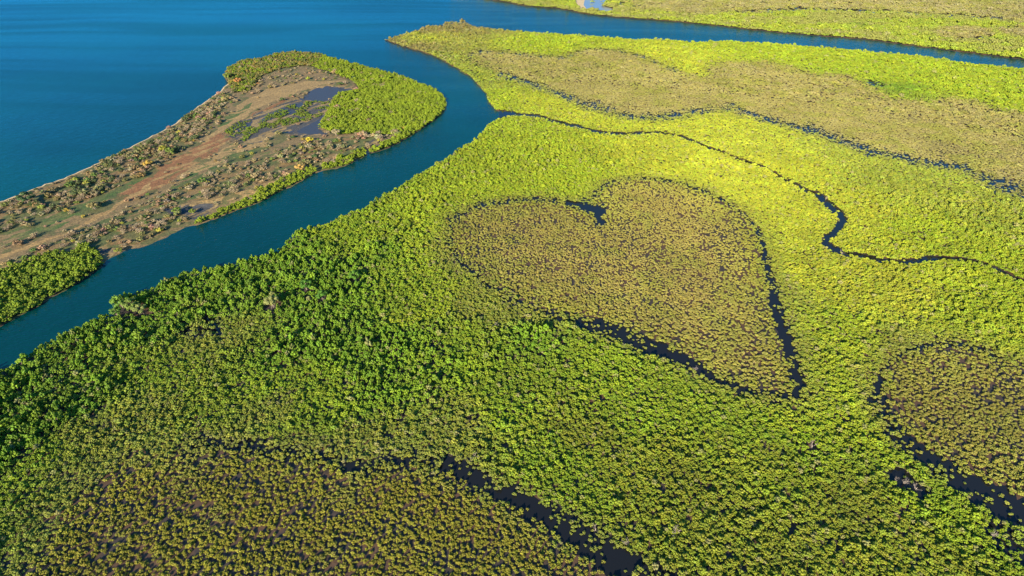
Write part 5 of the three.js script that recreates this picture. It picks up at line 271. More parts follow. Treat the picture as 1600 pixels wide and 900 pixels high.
for (const k in MAP.ponds) {
  const m = mesh(sheet(MAP.wet[k] ?? MAP.ponds[k], LAND_Y + 0.02 + 0.005 * layer++), k === 'lagoon' ? paleMat : pondMat, k);
  put(m, k.includes('creek') ? 'creek_water' : k === 'lagoon' ? 'lagoon_water' : 'pond_water', pondLabel[k], k.includes('creek') ? 'creek' : 'pond', null, 'structure');
}

// ---------------------------------------------------------------- ground
const mudTex = texture(1024, 1024, (u, v) => {
  const a = fbmP(u, v, 21, 6, 6), b = fbmP(u, v, 27, 40, 3), wet = sstep(0.45, 0.62, fbmP(u, v, 33, 9, 4));
  const c = mix3([0.075, 0.043, 0.024], [0.034, 0.027, 0.023], wet), k = 0.65 + 0.7 * (0.6 * a + 0.4 * b);
  return c.map((q) => q * k);
}, true);
mudTex.repeat.set(1 / 90, 1 / 90);
const mudBump = texture(512, 512, (u, v) => fbmP(u, v, 61, 12, 5)); mudBump.repeat.set(1 / 14, 1 / 14);
const mudMat = new THREE.MeshStandardMaterial({ map: mudTex, bumpMap: mudBump, bumpScale: 0.12, roughness: 0.68 });
put(mesh(sheet(MAP.mainland, LAND_Y, 1.0), mudMat, 'm'), 'mangrove_mud', 'brown mud under the mangroves round the heart', 'mud', null, 'structure');
put(mesh(sheet(MAP.farland, LAND_Y, 1.0), mudMat, 'm'), 'marsh_mud', 'brown mud of the far marsh beyond the upper channel', 'mud', null, 'structure');
const sandTex = texture(256, 256, (u, v) => { const n = fbmP(u, v, 81, 8, 5); return mix3([0.38, 0.29, 0.15], [0.55, 0.44, 0.26], n); }, true); sandTex.repeat.set(1 / 30, 1 / 30);
put(mesh(sheet(MAP.sandbar, LAND_Y + 0.15), new THREE.MeshStandardMaterial({ map: sandTex, roughness: 0.95 }), 's'), 'sandbar', 'pale pinkish sand strip left of the far lagoon', 'sand', null, 'structure');

const poolText = ['dark blue pool at the upper end of the grey mudflat', 'long blue grey pool in the middle of the mudflat', 'blue grey pool against the mangrove head of the spit', 'narrow pool at the lower edge of the mudflat', 'small pool at the seaward end of the mudflat'];
MAP.spit_pools.forEach((q, i) => put(mesh(sheet(q, 0.27 + 0.005 * i), new THREE.MeshPhysicalMaterial({ color: rgb([0.045, 0.045, 0.052]), roughness: 0.4, bumpMap: pondBump, bumpScale: 0.012, ior: 1.33 }), 'pool'), 'mudflat_pool', poolText[i], 'pool', null, 'structure'));
// the spit: a low heightfield that slopes into the sea, with bare, grassy and muddy ground
const SB = A.spit.b, SX0 = SB[0] - 12, SX1 = SB[1] + 12, SZ0 = SB[2] - 12, SZ1 = SB[3] + 12;
const MUDS = ['mudflat', 'mud_channel', 'mud_inlet', 'mud_east', 'mud_scrub'];
function spitHeight(x, z) {
  const d = A.spit.dist(x, z, 40);
  if (!A.spit.has(x, z)) return Math.max(-1.6, -0.14 * d);
  let h = 0.12 + 0.95 * sstep(0, 22, d) + 0.5 * (fbm(x / 18, z / 18, 7, 3) - 0.5) * sstep(3, 20, d);
  const wx = x + 6 * (fbm(x / 11, z / 11, 201, 2) - 0.5), wz = z + 6 * (fbm(x / 11, z / 11, 205, 2) - 0.5);
  if (MUDS.some((k) => BAND[k].has(wx, wz))) h = Math.min(h, 0.22);
  if (BAND.mangrove_head.has(x, z) || BAND.mangrove_patch.has(x, z)) h = Math.min(h, 0.35);
  return h;
}
{
  const AX = [0.52, -0.854];                            // the way the spit runs
  const tw = 1024, th = 1900;
  const band = (k, x, z) => BAND[k].has(x, z);
  const tex = texture(tw, th, (u, v) => {
    const x0 = mix(SX0, SX1, u), z0 = mix(SZ0, SZ1, v);

    const s = x0 * AX[0] + z0 * AX[1], t = x0 * AX[1] - z0 * AX[0];
    const wx = x0 + 9 * (fbm(x0 / 14, z0 / 14, 101, 3) - 0.5), wz = z0 + 9 * (fbm(x0 / 14, z0 / 14, 105, 3) - 0.5);
    const streak = vnoise(s / 26, t / 1.6, 111) * 0.5 + vnoise(s / 9, t / 0.8, 113) * 0.3 + vnoise(x0 / 0.7, z0 / 0.7, 115) * 0.2;
    const speck = vnoise(x0 / 1.1, z0 / 1.1, 121), blot = fbm(x0 / 8, z0 / 8, 123, 4);
    let c = mix3([0.17, 0.115, 0.07], [0.27, 0.19, 0.115], streak);
    if (band('sea_belt', wx, wz) || band('shrub_belt', wx, wz)) c = mix3([0.135, 0.085, 0.045], [0.31, 0.205, 0.11], 0.5 * streak + 0.5 * blot);
    if (band('tan_flat', wx, wz) || band('tan_flat2', wx, wz)) c = mix3([0.24, 0.155, 0.085], [0.44, 0.30, 0.165], streak);
    if (band('red_flat', wx, wz)) c = mix3(mix3([0.20, 0.085, 0.045], [0.30, 0.14, 0.075], streak), [0.36, 0.23, 0.12], sstep(0.5, 0.75, 0.5 * blot + 0.5 * vnoise(s / 40, t / 4, 131)));
    if (band('track', wx, wz)) c = mix3([0.30, 0.185, 0.095], [0.42, 0.275, 0.15], streak);
    const turf = fbm(s / 14, t / 6, 143, 4); if (turf > 0.40 && (band('grass', wx, wz) || band('grass2', wx, wz) || band('grass3', wx, wz) || band('green_strip', wx, wz))) c = mix3([0.060, 0.115, 0.030], [0.15, 0.15, 0.06], sstep(0.4, 0.7, 0.6 * blot + 0.4 * streak));
    else if (fbm(s / 26, t / 7, 141, 4) > 0.535 && (band('shrub_belt', wx, wz) || band('sea_belt', wx, wz))) c = mix3([0.065, 0.11, 0.035], [0.15, 0.145, 0.065], streak);
    if (band('sand_channel', wx, wz)) c = mix3([0.32, 0.2, 0.1], [0.46, 0.31, 0.17], streak);
    if (MUDS.some((k) => band(k, wx, wz)) && fbm(s / 18, t / 5, 155, 4) > 0.36) { const r = sstep(0.54, 0.6, vnoise(s / 30, t / 3.6, 151) * 0.65 + streak * 0.35); c = mix3(mix3([0.050, 0.053, 0.085], [0.085, 0.085, 0.12], streak), [0.30, 0.21, 0.13], r); }
    if (band('mangrove_head', x0, z0) || band('mangrove_patch', x0, z0)) c = mix3([0.07, 0.055, 0.04], [0.12, 0.09, 0.06], streak);
    if (fbm(x0 / 9, z0 / 9, 181, 4) + 0.25 * (streak - 0.5) > 0.56 && !band('tan_flat', wx, wz) && !band('track', wx, wz) && !MUDS.some((k) => band(k, wx, wz))) c = mix3(c, [0.085, 0.105, 0.04], 0.75);
    const e = 0.46 + 0.5 * speck; return [c[0] * e, c[1] * e * 1.03, c[2] * e * 0.74];
  }, true);
  tex.wrapS = tex.wrapT = THREE.ClampToEdgeWrapping;
  const n = 2.5, W = Math.ceil((SX1 - SX0) / n), Hh = Math.ceil((SZ1 - SZ0) / n), pos = [], uv = [], idx = [], ids = new Map(), hs = [];
  const vert = (i, j) => { const k = j * (W + 1) + i; if (!ids.has(k)) { const x = SX0 + i * n, z = SZ0 + j * n; ids.set(k, pos.length / 3); pos.push(x, hs[k], z); uv.push((x - SX0) / (SX1 - SX0), (z - SZ0) / (SZ1 - SZ0)); } return ids.get(k); };
  for (let j = 0; j <= Hh; j++) for (let i = 0; i <= W; i++) hs.push(spitHeight(SX0 + i * n, SZ0 + j * n));
  for (let j = 0; j < Hh; j++) for (let i = 0; i < W; i++) {
    const k = j * (W + 1) + i; if (Math.max(hs[k], hs[k + 1], hs[k + W + 1], hs[k + W + 2]) < -1.2) continue;
    const a = vert(i, j), b = vert(i + 1, j), c = vert(i, j + 1), d = vert(i + 1, j + 1); idx.push(a, c, b, b, c, d);
  }
  const g = new THREE.BufferGeometry(); g.setAttribute('position', new THREE.Float32BufferAttribute(pos, 3)); g.setAttribute('uv', new THREE.Float32BufferAttribute(uv, 2)); g.setIndex(idx); g.computeVertexNormals();
  const gb = texture(512, 512, (u, v) => fbmP(u, v, 161, 10, 5)); gb.repeat.set((SX1 - SX0) / 12, (SZ1 - SZ0) / 12);
  put(mesh(g, new THREE.MeshStandardMaterial({ map: tex, bumpMap: gb, bumpScale: 0.25, roughness: 0.9 }), 'g'), 'spit_ground', 'sandy spit with tan tracks, red flats and grass strips', 'ground', null, 'structure');
  // the beach: a strip of pale sand along the seaward shore
  const shore = [];
  for (const q of MAP.spit) { const ss = q[0] * AX[0] + q[1] * AX[1]; shore.push(q); if (q[1] < MAP.pts.shore_tree[1] + 22) break; }
  const bp = [], bu = [], bi = []; let m = 0;
  for (let i = 0; i < shore.length; i++) {
    const a = shore[Math.max(0, i - 1)], b = shore[Math.min(shore.length - 1, i + 1)], L = Math.hypot(b[0] - a[0], b[1] - a[1]), nx = -(b[1] - a[1]) / L, nz = (b[0] - a[0]) / L;
    const w = 1.1 + 1.0 * vnoise(i / 5, 0, 171), x = shore[i][0], z = shore[i][1];
    for (const [o, dy] of [[-0.6, 0.06], [w * 0.5, 0.12], [w, 0.04]]) { const px = x + nx * o, pz = z + nz * o; bp.push(px, Math.max(spitHeight(px, pz), -0.1) + dy + 0.1, pz); bu.push(px, pz); }
    if (i) { for (const q of [0, 1]) bi.push(m - 3 + q, m + q, m - 2 + q, m - 2 + q, m + q, m + 1 + q); }
    m += 3;
  }
  const bg = new THREE.BufferGeometry(); bg.setAttribute('position', new THREE.Float32BufferAttribute(bp, 3)); bg.setAttribute('uv', new THREE.Float32BufferAttribute(bu, 2)); bg.setIndex(bi); bg.computeVertexNormals();
  put(mesh(bg, new THREE.MeshStandardMaterial({ map: sandTex, roughness: 0.95 }), 'b'), 'beach_sand', 'thin pale beach along the seaward side of the spit', 'beach', null, 'structure');
}

// ---------------------------------------------------------------- plants: a few crowns of each kind, shared by all copies
function crownGeometry(seed, o) {                     // crown about 1 m in radius, base at the ground
  const R = rng(seed), pos = [], nor = [], col = [];
  const a = new THREE.Vector3(), t1 = new THREE.Vector3(), t2 = new THREE.Vector3(), n = new THREE.Vector3();
  const quad = (c, nn, s, k) => {
    t1.set(R() - 0.5, R() - 0.5, R() - 0.5).cross(nn).normalize(); t2.copy(nn).cross(t1);
    const l = s * (0.8 + 0.5 * R()), w = s * (0.5 + 0.25 * R()), b = -0.18 * s;
    const P = [[l, 0, b], [0, w, 0], [-l, 0, b], [0, -w, 0]].map(([p, q, r]) => [c.x + t1.x * p + t2.x * q + nn.x * r, c.y + t1.y * p + t2.y * q + nn.y * r, c.z + t1.z * p + t2.z * q + nn.z * r]);
    for (const i of [0, 1, 2, 0, 2, 3]) { pos.push(...P[i]); nor.push(nn.x, nn.y, nn.z); col.push(k[0], k[1], k[2]); }
  };
  const clumps = [[0, o.top, 0, o.cr]];
  for (let i = 0; i < o.clumps; i++) { const th = (i + 0.7 * R()) / o.clumps * 6.283, r = o.spread * (0.75 + 0.5 * R()); clumps.push([Math.cos(th) * r, o.top - o.drop * (0.5 + R()), Math.sin(th) * r, o.cr * (0.7 + 0.45 * R())]); }
  for (const [cx, cy, cz, cr] of clumps) {
    const tone = 0.88 + 0.24 * R(), warm = 0.94 + 0.12 * R();
    if (o.core) {
      const ico = new THREE.IcosahedronGeometry(cr * 0.74, o.detail ?? 0), p = ico.attributes.position, q = ico.attributes.normal;
      for (let i = 0; i < p.count; i++) { pos.push(cx + p.getX(i), cy + p.getY(i) * 0.85, cz + p.getZ(i)); nor.push(q.getX(i), q.getY(i), q.getZ(i)); col.push(tone, tone, tone); }
    }
    for (let i = 0; i < o.leaves; i++) {
      n.set(R() * 2 - 1, R() * 1.5 - 0.45, R() * 2 - 1); if (n.lengthSq() < 0.05) n.set(0, 1, 0); n.normalize();
      a.set(cx + n.x * cr, cy + n.y * cr * 0.85, cz + n.z * cr);
      n.x += (R() - 0.5) * o.jit; n.y += 0.25 + (R() - 0.5) * o.jit; n.z += (R() - 0.5) * o.jit; n.normalize();
      const k = tone * (0.8 + 0.4 * R()); quad(a, n, o.leaf, [k * warm, k, k * (0.8 + 0.4 * R())]);
    }
  }
  const g = new THREE.BufferGeometry(); g.setAttribute('position', new THREE.Float32BufferAttribute(pos, 3)); g.setAttribute('normal', new THREE.Float32BufferAttribute(nor, 3)); g.setAttribute('color', new THREE.Float32BufferAttribute(col, 3));
  return g;
}
function stick(p, q, r0, r1, sides = 5) {              // a tapered straight branch
  const A0 = new THREE.Vector3(...p), B0 = new THREE.Vector3(...q), L = A0.distanceTo(B0), g = new THREE.CylinderGeometry(r1, r0, L, sides, 1, true);
  g.translate(0, L / 2, 0); g.applyQuaternion(new THREE.Quaternion().setFromUnitVectors(new THREE.Vector3(0, 1, 0), B0.sub(A0).normalize())); g.translate(...p); return g;
}
function trunkGeometry(seed, top) {                    // a stem, limbs up into the crown and arching prop roots
  const R = rng(seed), parts = [stick([0, 0.1, 0], [0.04, top * 0.8, 0.03], 0.075, 0.045)];
  for (let i = 0; i < 4; i++) { const t = i * 1.57 + R(), c = Math.cos(t), s = Math.sin(t); parts.push(stick([0, 0.42, 0], [c * 0.24, 0.34, s * 0.24], 0.03, 0.026, 4), stick([c * 0.24, 0.34, s * 0.24], [c * 0.38, -0.05, s * 0.38], 0.026, 0.02, 4), stick([0, top * 0.45, 0], [c * 0.5, top * 0.82, s * 0.5], 0.04, 0.018, 4)); }
  return mergeGeometries(parts);
}
function twigGeometry(seed, n, rise, fat = 1) {                 // bare twigs fanning out from the ground, forked twice
  const R = rng(seed), parts = [];
  for (let i = 0; i < n; i++) {
    const th = R() * 6.283, lean = 0.25 + 0.7 * R(), q = [Math.cos(th) * lean * 0.55, rise * (0.35 + 0.25 * R()), Math.sin(th) * lean * 0.55];
    parts.push(stick([Math.cos(th) * 0.08, -0.05, Math.sin(th) * 0.08], q, 0.055 * fat, 0.035 * fat, 4));
    for (let k = 0; k < 3; k++) {
      const e = [q[0] + Math.cos(th) * lean * 0.3 + (R() - 0.5) * 0.5, q[1] + rise * (0.15 + 0.35 * R()), q[2] + Math.sin(th) * lean * 0.3 + (R() - 0.5) * 0.5]; parts.push(stick(q, e, 0.035 * fat, 0.022 * fat, 3));
      for (let m = 0; m < 2; m++) parts.push(stick(e, [e[0] + (R() - 0.5) * 0.45, e[1] + rise * (R() * 0.3 - 0.03), e[2] + (R() - 0.5) * 0.45], 0.02 * fat, 0.01 * fat, 3));
    }
  }
  return mergeGeometries(parts);
}
const CROWN = {
  tree: [1, 2, 3, 4, 5, 6, 7, 8, 9].map((s) => crownGeometry(s * 11, { clumps: 6, leaves: 22, top: 1.7, drop: 0.5, spread: 0.68, cr: 0.4, leaf: 0.2, jit: 1.1, core: 1 })),
  bush: [1, 2, 3, 4, 5].map((s) => crownGeometry(s * 13 + 100, { clumps: 5, leaves: 20, top: 1.05, drop: 0.36, spread: 0.62, cr: 0.4, leaf: 0.2, jit: 1.1, core: 1 })),
  far: [1, 2, 3, 4].map((s) => crownGeometry(s * 17 + 200, { clumps: 4, leaves: 14, top: 1.15, drop: 0.3, spread: 0.6, cr: 0.46, leaf: 0.17, jit: 0.9, core: 1 })),
  big: [1, 2, 3].map((s) => crownGeometry(s * 19 + 300, { clumps: 13, leaves: 46, top: 1.45, drop: 0.42, spread: 0.66, cr: 0.34, leaf: 0.085, jit: 0.9, core: 1 })),
  shrub: [1, 2, 3, 4].map((s) => crownGeometry(s * 23 + 400, { clumps: 6, leaves: 30, top: 0.85, drop: 0.3, spread: 0.62, cr: 0.4, leaf: 0.12, jit: 1.2, core: 1 })),
  sparse: [1, 2, 3].map((s) => crownGeometry(s * 29 + 500, { clumps: 7, leaves: 16, top: 0.85, drop: 0.3, spread: 0.62, cr: 0.4, leaf: 0.1, jit: 1.6, core: 0 })),
};
const TRUNK = [1, 2, 3].map((s) => trunkGeometry(s, 1.6)), STEM = [1, 2, 3].map((s) => trunkGeometry(s + 9, 1.0)), TWIGS = [1, 2, 3, 4].map((s) => twigGeometry(s + 40, 11, 1.0)), DEAD = [1, 2, 3].map((s) => twigGeometry(s + 60, 5, 1.2, 0.6));
const leafMat = new THREE.MeshStandardMaterial({ color: 0xffffff, vertexColors: true, roughness: 0.75 });
const barkMat = new THREE.MeshStandardMaterial({ color: rgb([0.20, 0.165, 0.14]), roughness: 0.95 });
const greyMat = new THREE.MeshStandardMaterial({ color: rgb([0.27, 0.235, 0.205]), roughness: 0.95 });
const mats = new Map();
function leafOf(c) {                                   // a shared leaf material of about this colour
  const k = c.map((v) => Math.round(Math.log(v + 1e-3) * 7)).join(); if (!mats.has(k)) { const m = leafMat.clone(); m.color.copy(rgb(c)); mats.set(k, m); }
  return mats.get(k);
}
const twigMats = [[0.32, 0.24, 0.155], [0.26, 0.195, 0.13], [0.38, 0.31, 0.22], [0.29, 0.23, 0.17]].map((c) => new THREE.MeshStandardMaterial({ color: rgb(c), roughness: 0.95 }));

// ---------------------------------------------------------------- where each tree stands
const KIND = { deep: [0.105, 0.205, 0.004], green: [0.160, 0.245, 0.005], lime: [0.205, 0.280, 0.006], yellow: [0.258, 0.305, 0.014], olive: [0.162, 0.205, 0.008], sage: [0.180, 0.220, 0.020], pale: [0.208, 0.260, 0.020], dark: [0.080, 0.160, 0.004], brown: [0.165, 0.150, 0.040] };
const ANCH = MAP.anchors.map(([k, x, z]) => [KIND[k], x, z, k]);
function forestColour(x, z) {
  const px = x + 26 * (fbm(x / 30, z / 30, 301, 3) - 0.5) * 2, pz = z + 40 * (fbm(x / 30, z / 30, 307, 3) - 0.5) * 2;
  let w = 0, c = [0, 0, 0], deep = 0; const base = Math.hypot(px, pz);
  for (const [k, ax, az, n] of ANCH) { const d2 = ((px - ax) ** 2 + (pz - az) ** 2) / (base * base) * 1e4 + 8, q = 1 / (d2 * d2); w += q; for (let i = 0; i < 3; i++) c[i] += k[i] * q; if (n === 'deep') deep += q; }
  return [c.map((v) => v / w), deep / w];
}
const CLEAR = [['heart', [0.240, 0.217, 0.048], 19], ['basin', [0.176, 0.168, 0.026], 16], ['foreground_clearing', [0.208, 0.206, 0.012], 18], ['upper_clearing', [0.230, 0.214, 0.064], 24], ['far_clearing', [0.225, 0.212, 0.075], 40], ['far_clearing_round', [0.215, 0.20, 0.07], 8], ['far_clearing_east', [0.215, 0.20, 0.07], 10]];
const V = new THREE.Vector3(), view = camera.projectionMatrix.clone().multiply(camera.matrixWorldInverse);
function inView(x, z, m) { V.set(x, 1.5, z).applyMatrix4(view); return V.z < 1 && Math.abs(V.x) < m && V.y > -m && V.y < m; }
const PATCHY = new Set(['heart_left_rim', 'heart_upper_rim', 'basin_upper_rim', 'foreground_west_rim', 'upper_west_rim', 'far_round_rim', 'upper_rim']);
const plants = { tree: [], bush: [] };
const reserved = [];                                   // room kept for trees placed by hand
for (const [k, r] of [['big_a', 6], ['big_b', 6], ['big_c', 5], ['big_d', 5], ['pale', 6], ['tall_a', 4], ['tall_b', 4], ['tall_c', 4], ['dead_a', 3], ['dead_b', 3], ['dead_d', 3], ['dead_c', 2.5]]) reserved.push([...MAP.pts[k], r]);
function plantAt(x, z, s, R, far) {
  const main = A.mainland.has(x, z), farL = !main && A.farland.has(x, z); if (!main && !farL) return;
  for (const [rx, rz, rr] of reserved) if ((x - rx) ** 2 + (z - rz) ** 2 < rr * rr) return;
  if (farL && A.sandbar.has(x, z)) return;
  const wx = x + 8 * (fbm(x / 7, z / 7, 401, 3) - 0.5), wz = z + 8 * (fbm(x / 7, z / 7, 405, 3) - 0.5);
  let zone = null, edge = 1;
  for (const [k, c, soft] of CLEAR) {                 // the stunted growth gives way to taller trees over some metres
    const inn = A[k].has(wx, wz), d = A[k].dist(wx, wz, soft); if (!inn && d >= soft) continue;
    const t = inn ? d / soft : -d / soft, rough = fbm(x / 4, z / 4, 407, 2) - 0.5;
    if (t + 0.9 * rough + 0.5 * (R() - 0.5) > -0.05) zone = [k, c];
    edge = Math.min(edge, Math.abs(t)); break;
  }
  const gap = fbm(x / 7, z / 7, 411, 3), nx = x + 3 * (vnoise(x / 3, z / 3, 413) - 0.5), nz = z + 3 * (vnoise(x / 3, z / 3, 417) - 0.5);
  for (const k in POND) {
    if (k === 'grey_patch') { if (POND[k].has(wx, wz) && R() < 0.45) return; continue; }
    if (!POND[k].has(nx, nz)) continue;
    if (k === 'creek' || k === 'lagoon' || k === 'heart_notch') { if (R() > 0.02) return; }
    else if (R() > (PATCHY.has(k) ? (k === 'upper_rim' ? 0.4 : 0.46) : 0.05) + (gap > 0.52 ? 0.4 : 0)) return;
  }
  let wet = false; for (const k in WET) if (WET[k].has(nx, nz)) { wet = true; if (R() < 0.10 + 0.5 * sstep(0.44, 0.66, fbm(x / 5, z / 5, 419, 2))) return; break; }
  const big = R() < 0.04 ? 1.5 + 0.7 * R() : Math.pow(R(), 1.7);
  let r = s * (0.47 + 0.34 * big), c, type = 'tree', hgt = 0.8 + 0.4 * R();
  if (zone) {
    const g2 = fbm(x / 26, z / 26, 421, 3), open = sstep(0.42, 0.66, 0.55 * g2 + 0.45 * gap);
    if (R() < 0.02 + 0.24 * open + 0.22 * sstep(0.6, 0.0, edge)) return;
    const inner = zone[0] === 'heart' || zone[0] === 'basin' ? sstep(6, 46, A[zone[0]].dist(x, z, 46)) : sstep(0.2, 1, edge);   // the middle of a clearing is the most stunted
    if (R() < (s < 1.5 ? 0.60 - 0.14 * inner : 0.06)) return;
    type = 'bush'; r = s < 1.5 ? (0.72 + 0.38 * Math.min(big, 1.3)) * (1 - 0.16 * inner) : r * 1.04; const rimC = mix3(zone[1], [0.205, 0.215, 0.028], 0.62 * (1 - inner) * (zone[0] === 'heart' || zone[0] === 'basin' ? 1 : 0)); hgt = 0.8 + 0.6 * R();
    c = mix3(rimC, [0.19, 0.215, 0.02], sstep(0.9, 0.0, edge) * (zone[0] === 'upper_clearing' || zone[0].startsWith('far') ? 0.3 : 0.75) * (0.5 + R()));
    c = mix3(c, [0.19, 0.205, 0.03], 0.7 * sstep(0.52, 0.7, fbm(x / 18, z / 18, 433, 3)));
    const q = 0.78 + 0.44 * fbm(x / 40, z / 40, 431, 3) + 0.3 * (R() - 0.5); c = [c[0] * q, c[1] * q * (0.94 + 0.12 * R()), c[2] * q * (0.7 + 0.6 * R())];
  } else {
    const [k, deep] = forestColour(x, z), v = 0.76 + 0.48 * fbm(x / 16, z / 16, 441, 3) + 0.34 * (R() - 0.5), y = (R() - 0.5) * 0.27;
    c = [k[0] * v * (1 + y), k[1] * v, k[2] * v * (0.6 + 1.0 * R())];
    if (wet) c = mix3(c, [0.17, 0.19, 0.035], 0.4);
    if (edge < 1) { c = mix3(c, [0.195, 0.215, 0.032], 0.5 * (1 - edge)); if (R() < 0.12 * (1 - edge)) return; hgt *= 1 - 0.3 * (1 - edge); }
    if (farL) c = mix3(c, [0.185, 0.195, 0.045], 0.25 + 0.6 * sstep(0.4, 0.65, fbm(x / 70, z / 26, 461, 3)));
    if (R() < 0.05) c = mix3(c, [0.22, 0.21, 0.09], 0.5 + 0.3 * R());
    const tall = fbm(x / 12, z / 12, 451, 3); hgt *= 0.68 + 0.62 * tall + 0.3 * Math.min(big, 1) + 0.7 * deep * sstep(0.35, 0.7, tall); if (s < 1.5) { const coarse = clamp(1.25 * deep + 0.25 + 1.1 * (fbm(x / 35, z / 35, 457, 2) - 0.5)); if (R() < 0.40 * coarse) return; r *= 1 + 0.40 * coarse; }
    hgt *= mix(0.86, 1, clamp(deep * 1.6));
    if (R() < 0.03 + 0.09 * deep + (vnoise(x / 3.2, z / 3.2, 453) > 0.78 ? 0.45 : 0)) return;
  }
  plants[type].push({ x, z, r, ex: 0.76 + 0.48 * R(), h: hgt, c, turn: R() * 6.283, far, zone: zone ? zone[0] : main ? 'forest' : 'far', d: Math.hypot(x, z, CAM_H), v: Math.floor(R() * 60) });
}
{
  const R = rng(77), rings = [[60, 330, 1.07], [330, 520, 1.16], [520, 800, 1.6], [800, 1200, 2.6], [1200, 2300, 4.4]];
  for (const [d0, d1, s] of rings) {
    const xm = d1 * 1.25, row = s * 0.87; let j = 0;
    for (let z = -d1; z < -20; z += row, j++) for (let x = -xm + (j % 2) * s / 2; x < xm; x += s) {
      const px = x + (R() - 0.5) * s * 0.95, pz = z + (R() - 0.5) * s * 0.95, d = Math.hypot(px, pz); if (d < d0 || d >= d1) { continue; }
      if (!inView(px, pz, 1.12)) continue;
      plantAt(px, pz, s, R, d > 600);
    }
  }
}
// the spit's mangroves
{
  const R = rng(78), s = 2.2;
  for (let z = SZ0; z < SZ1; z += s * 0.87) for (let x = SX0; x < SX1; x += s) {
    const px = x + (R() - 0.5) * s * 0.8, pz = z + (R() - 0.5) * s * 0.8; if (!A.spit.has(px, pz) || !inView(px, pz, 1.12)) continue;
    const wx = px + 7 * (fbm(px / 9, pz / 9, 501, 2) - 0.5), wz = pz + 7 * (fbm(px / 9, pz / 9, 505, 2) - 0.5), n = fbm(px / 10, pz / 10, 511, 3);
    let c, r = s * (0.45 + 0.5 * Math.pow(R(), 1.6)), type = 'tree', zone; if (vnoise(px / 4, pz / 4, 521) > 0.8 && R() < 0.5) continue;
    if (BAND.mangrove_head.has(wx, wz)) { c = mix3(KIND.green, KIND.lime, clamp(n * 1.4 - 0.2)); if (R() < 0.06) continue; zone = 'spit'; if (px < MAP.pts.orange_tree[0] + 75 && n + 0.5 * R() > 0.62) c = mix3(c, R() < 0.2 ? [0.30, 0.2, 0.05] : R() < 0.4 ? [0.05, 0.09, 0.02] : [0.17, 0.14, 0.06], 0.75); }
    else if (BAND.mangrove_patch.has(wx, wz)) { c = mix3(KIND.deep, KIND.lime, 0.35 + 0.4 * n); zone = 'spit'; }
    else if (BAND.fringe.has(wx, wz) || BAND.fringe_east.has(wx, wz)) { if (R() < 0.12) continue; c = mix3(KIND.green, KIND.yellow, 0.5 * n); zone = 'spit'; }
    else if (BAND.mud_scrub.has(wx, wz)) { if (n < 0.46 || R() < 0.25) continue; c = mix3(KIND.dark, KIND.sage, 0.7 * R()); r *= 0.75; type = 'bush'; zone = 'spit'; }
    else continue;
    const v = 0.75 + 0.5 * fbm(px / 14, pz / 14, 515, 2) + 0.3 * (R() - 0.5);
    plants[type].push({ x: px, z: pz, y: Math.max(0, spitHeight(px, pz)) - 0.05, r, h: (0.7 + 0.6 * R()) * (0.6 + 0.8 * fbm(px / 9, pz / 9, 525, 2)), c: c.map((q) => q * v * 0.84), turn: R() * 6.283, far: false, zone, d: Math.hypot(px, pz, CAM_H), v: Math.floor(R() * 60) });
  }
}
console.log('trees', plants.tree.length, 'bushes', plants.bush.length);

// ---------------------------------------------------------------- the nearest 300 of each as things, the rest as masses
const HERO = 300;
function heroes(list, ok) { const p = list.filter((q) => ok(q) && inView(q.x, q.z, 0.99)).sort((a, b) => a.d - b.d).slice(0, HERO); const s = new Set(p); return [p, list.filter((q) => !s.has(q))]; }
function standing(p, crowns, stems) {
  const o = new THREE.Group(); o.position.set(p.x, (p.y ?? LAND_Y), p.z); o.rotation.y = p.turn; o.scale.set(p.r * (p.ex ?? 1), p.r * p.h, p.r / (p.ex ?? 1));
  o.add(mesh(stems[p.v % stems.length], barkMat, 'trunk'), mesh(crowns[p.v % crowns.length], leafOf(p.c), 'crown')); return o;
}
const [nearTrees, restTrees] = heroes(plants.tree, () => true), [nearBushes, restBushes] = heroes(plants.bush, (q) => q.zone === 'foreground_clearing');
const sizeOf = (p, a, b) => p.r < a ? 'small' : p.r > b ? 'large' : 'middling', hueOf = (c) => c[2] > 0.035 ? 'greyish' : c[0] > c[1] * 0.9 ? 'yellowish' : c[1] > 0.2 ? 'bright green' : 'green';
const sideOf = (p) => { V.set(p.x, 1, p.z).applyMatrix4(view); return V.x < -0.6 ? 'at the left corner' : V.x < -0.2 ? 'left of the middle' : V.x < 0.2 ? 'in the middle' : V.x < 0.6 ? 'right of the middle' : 'at the right corner'; };
for (const p of nearTrees) { const t = sizeOf(p, 0.95, 1.2) + ' ' + hueOf(p.c) + ' mangrove'; put(standing(p, CROWN.tree, TRUNK), 'mangrove_tree', t + ' tree of the canopy on the bottom edge ' + sideOf(p), 'tree', t + ' trees on the bottom edge ' + sideOf(p)); }
for (const p of nearBushes) { const t = sizeOf(p, 0.95, 1.2) + ' ' + hueOf(p.c) + ' stunted mangrove'; put(standing(p, CROWN.bush, STEM), 'mangrove_bush', t + ' bush on mud on the bottom edge ' + sideOf(p), 'bush', t + ' bushes on the bottom edge ' + sideOf(p)); }
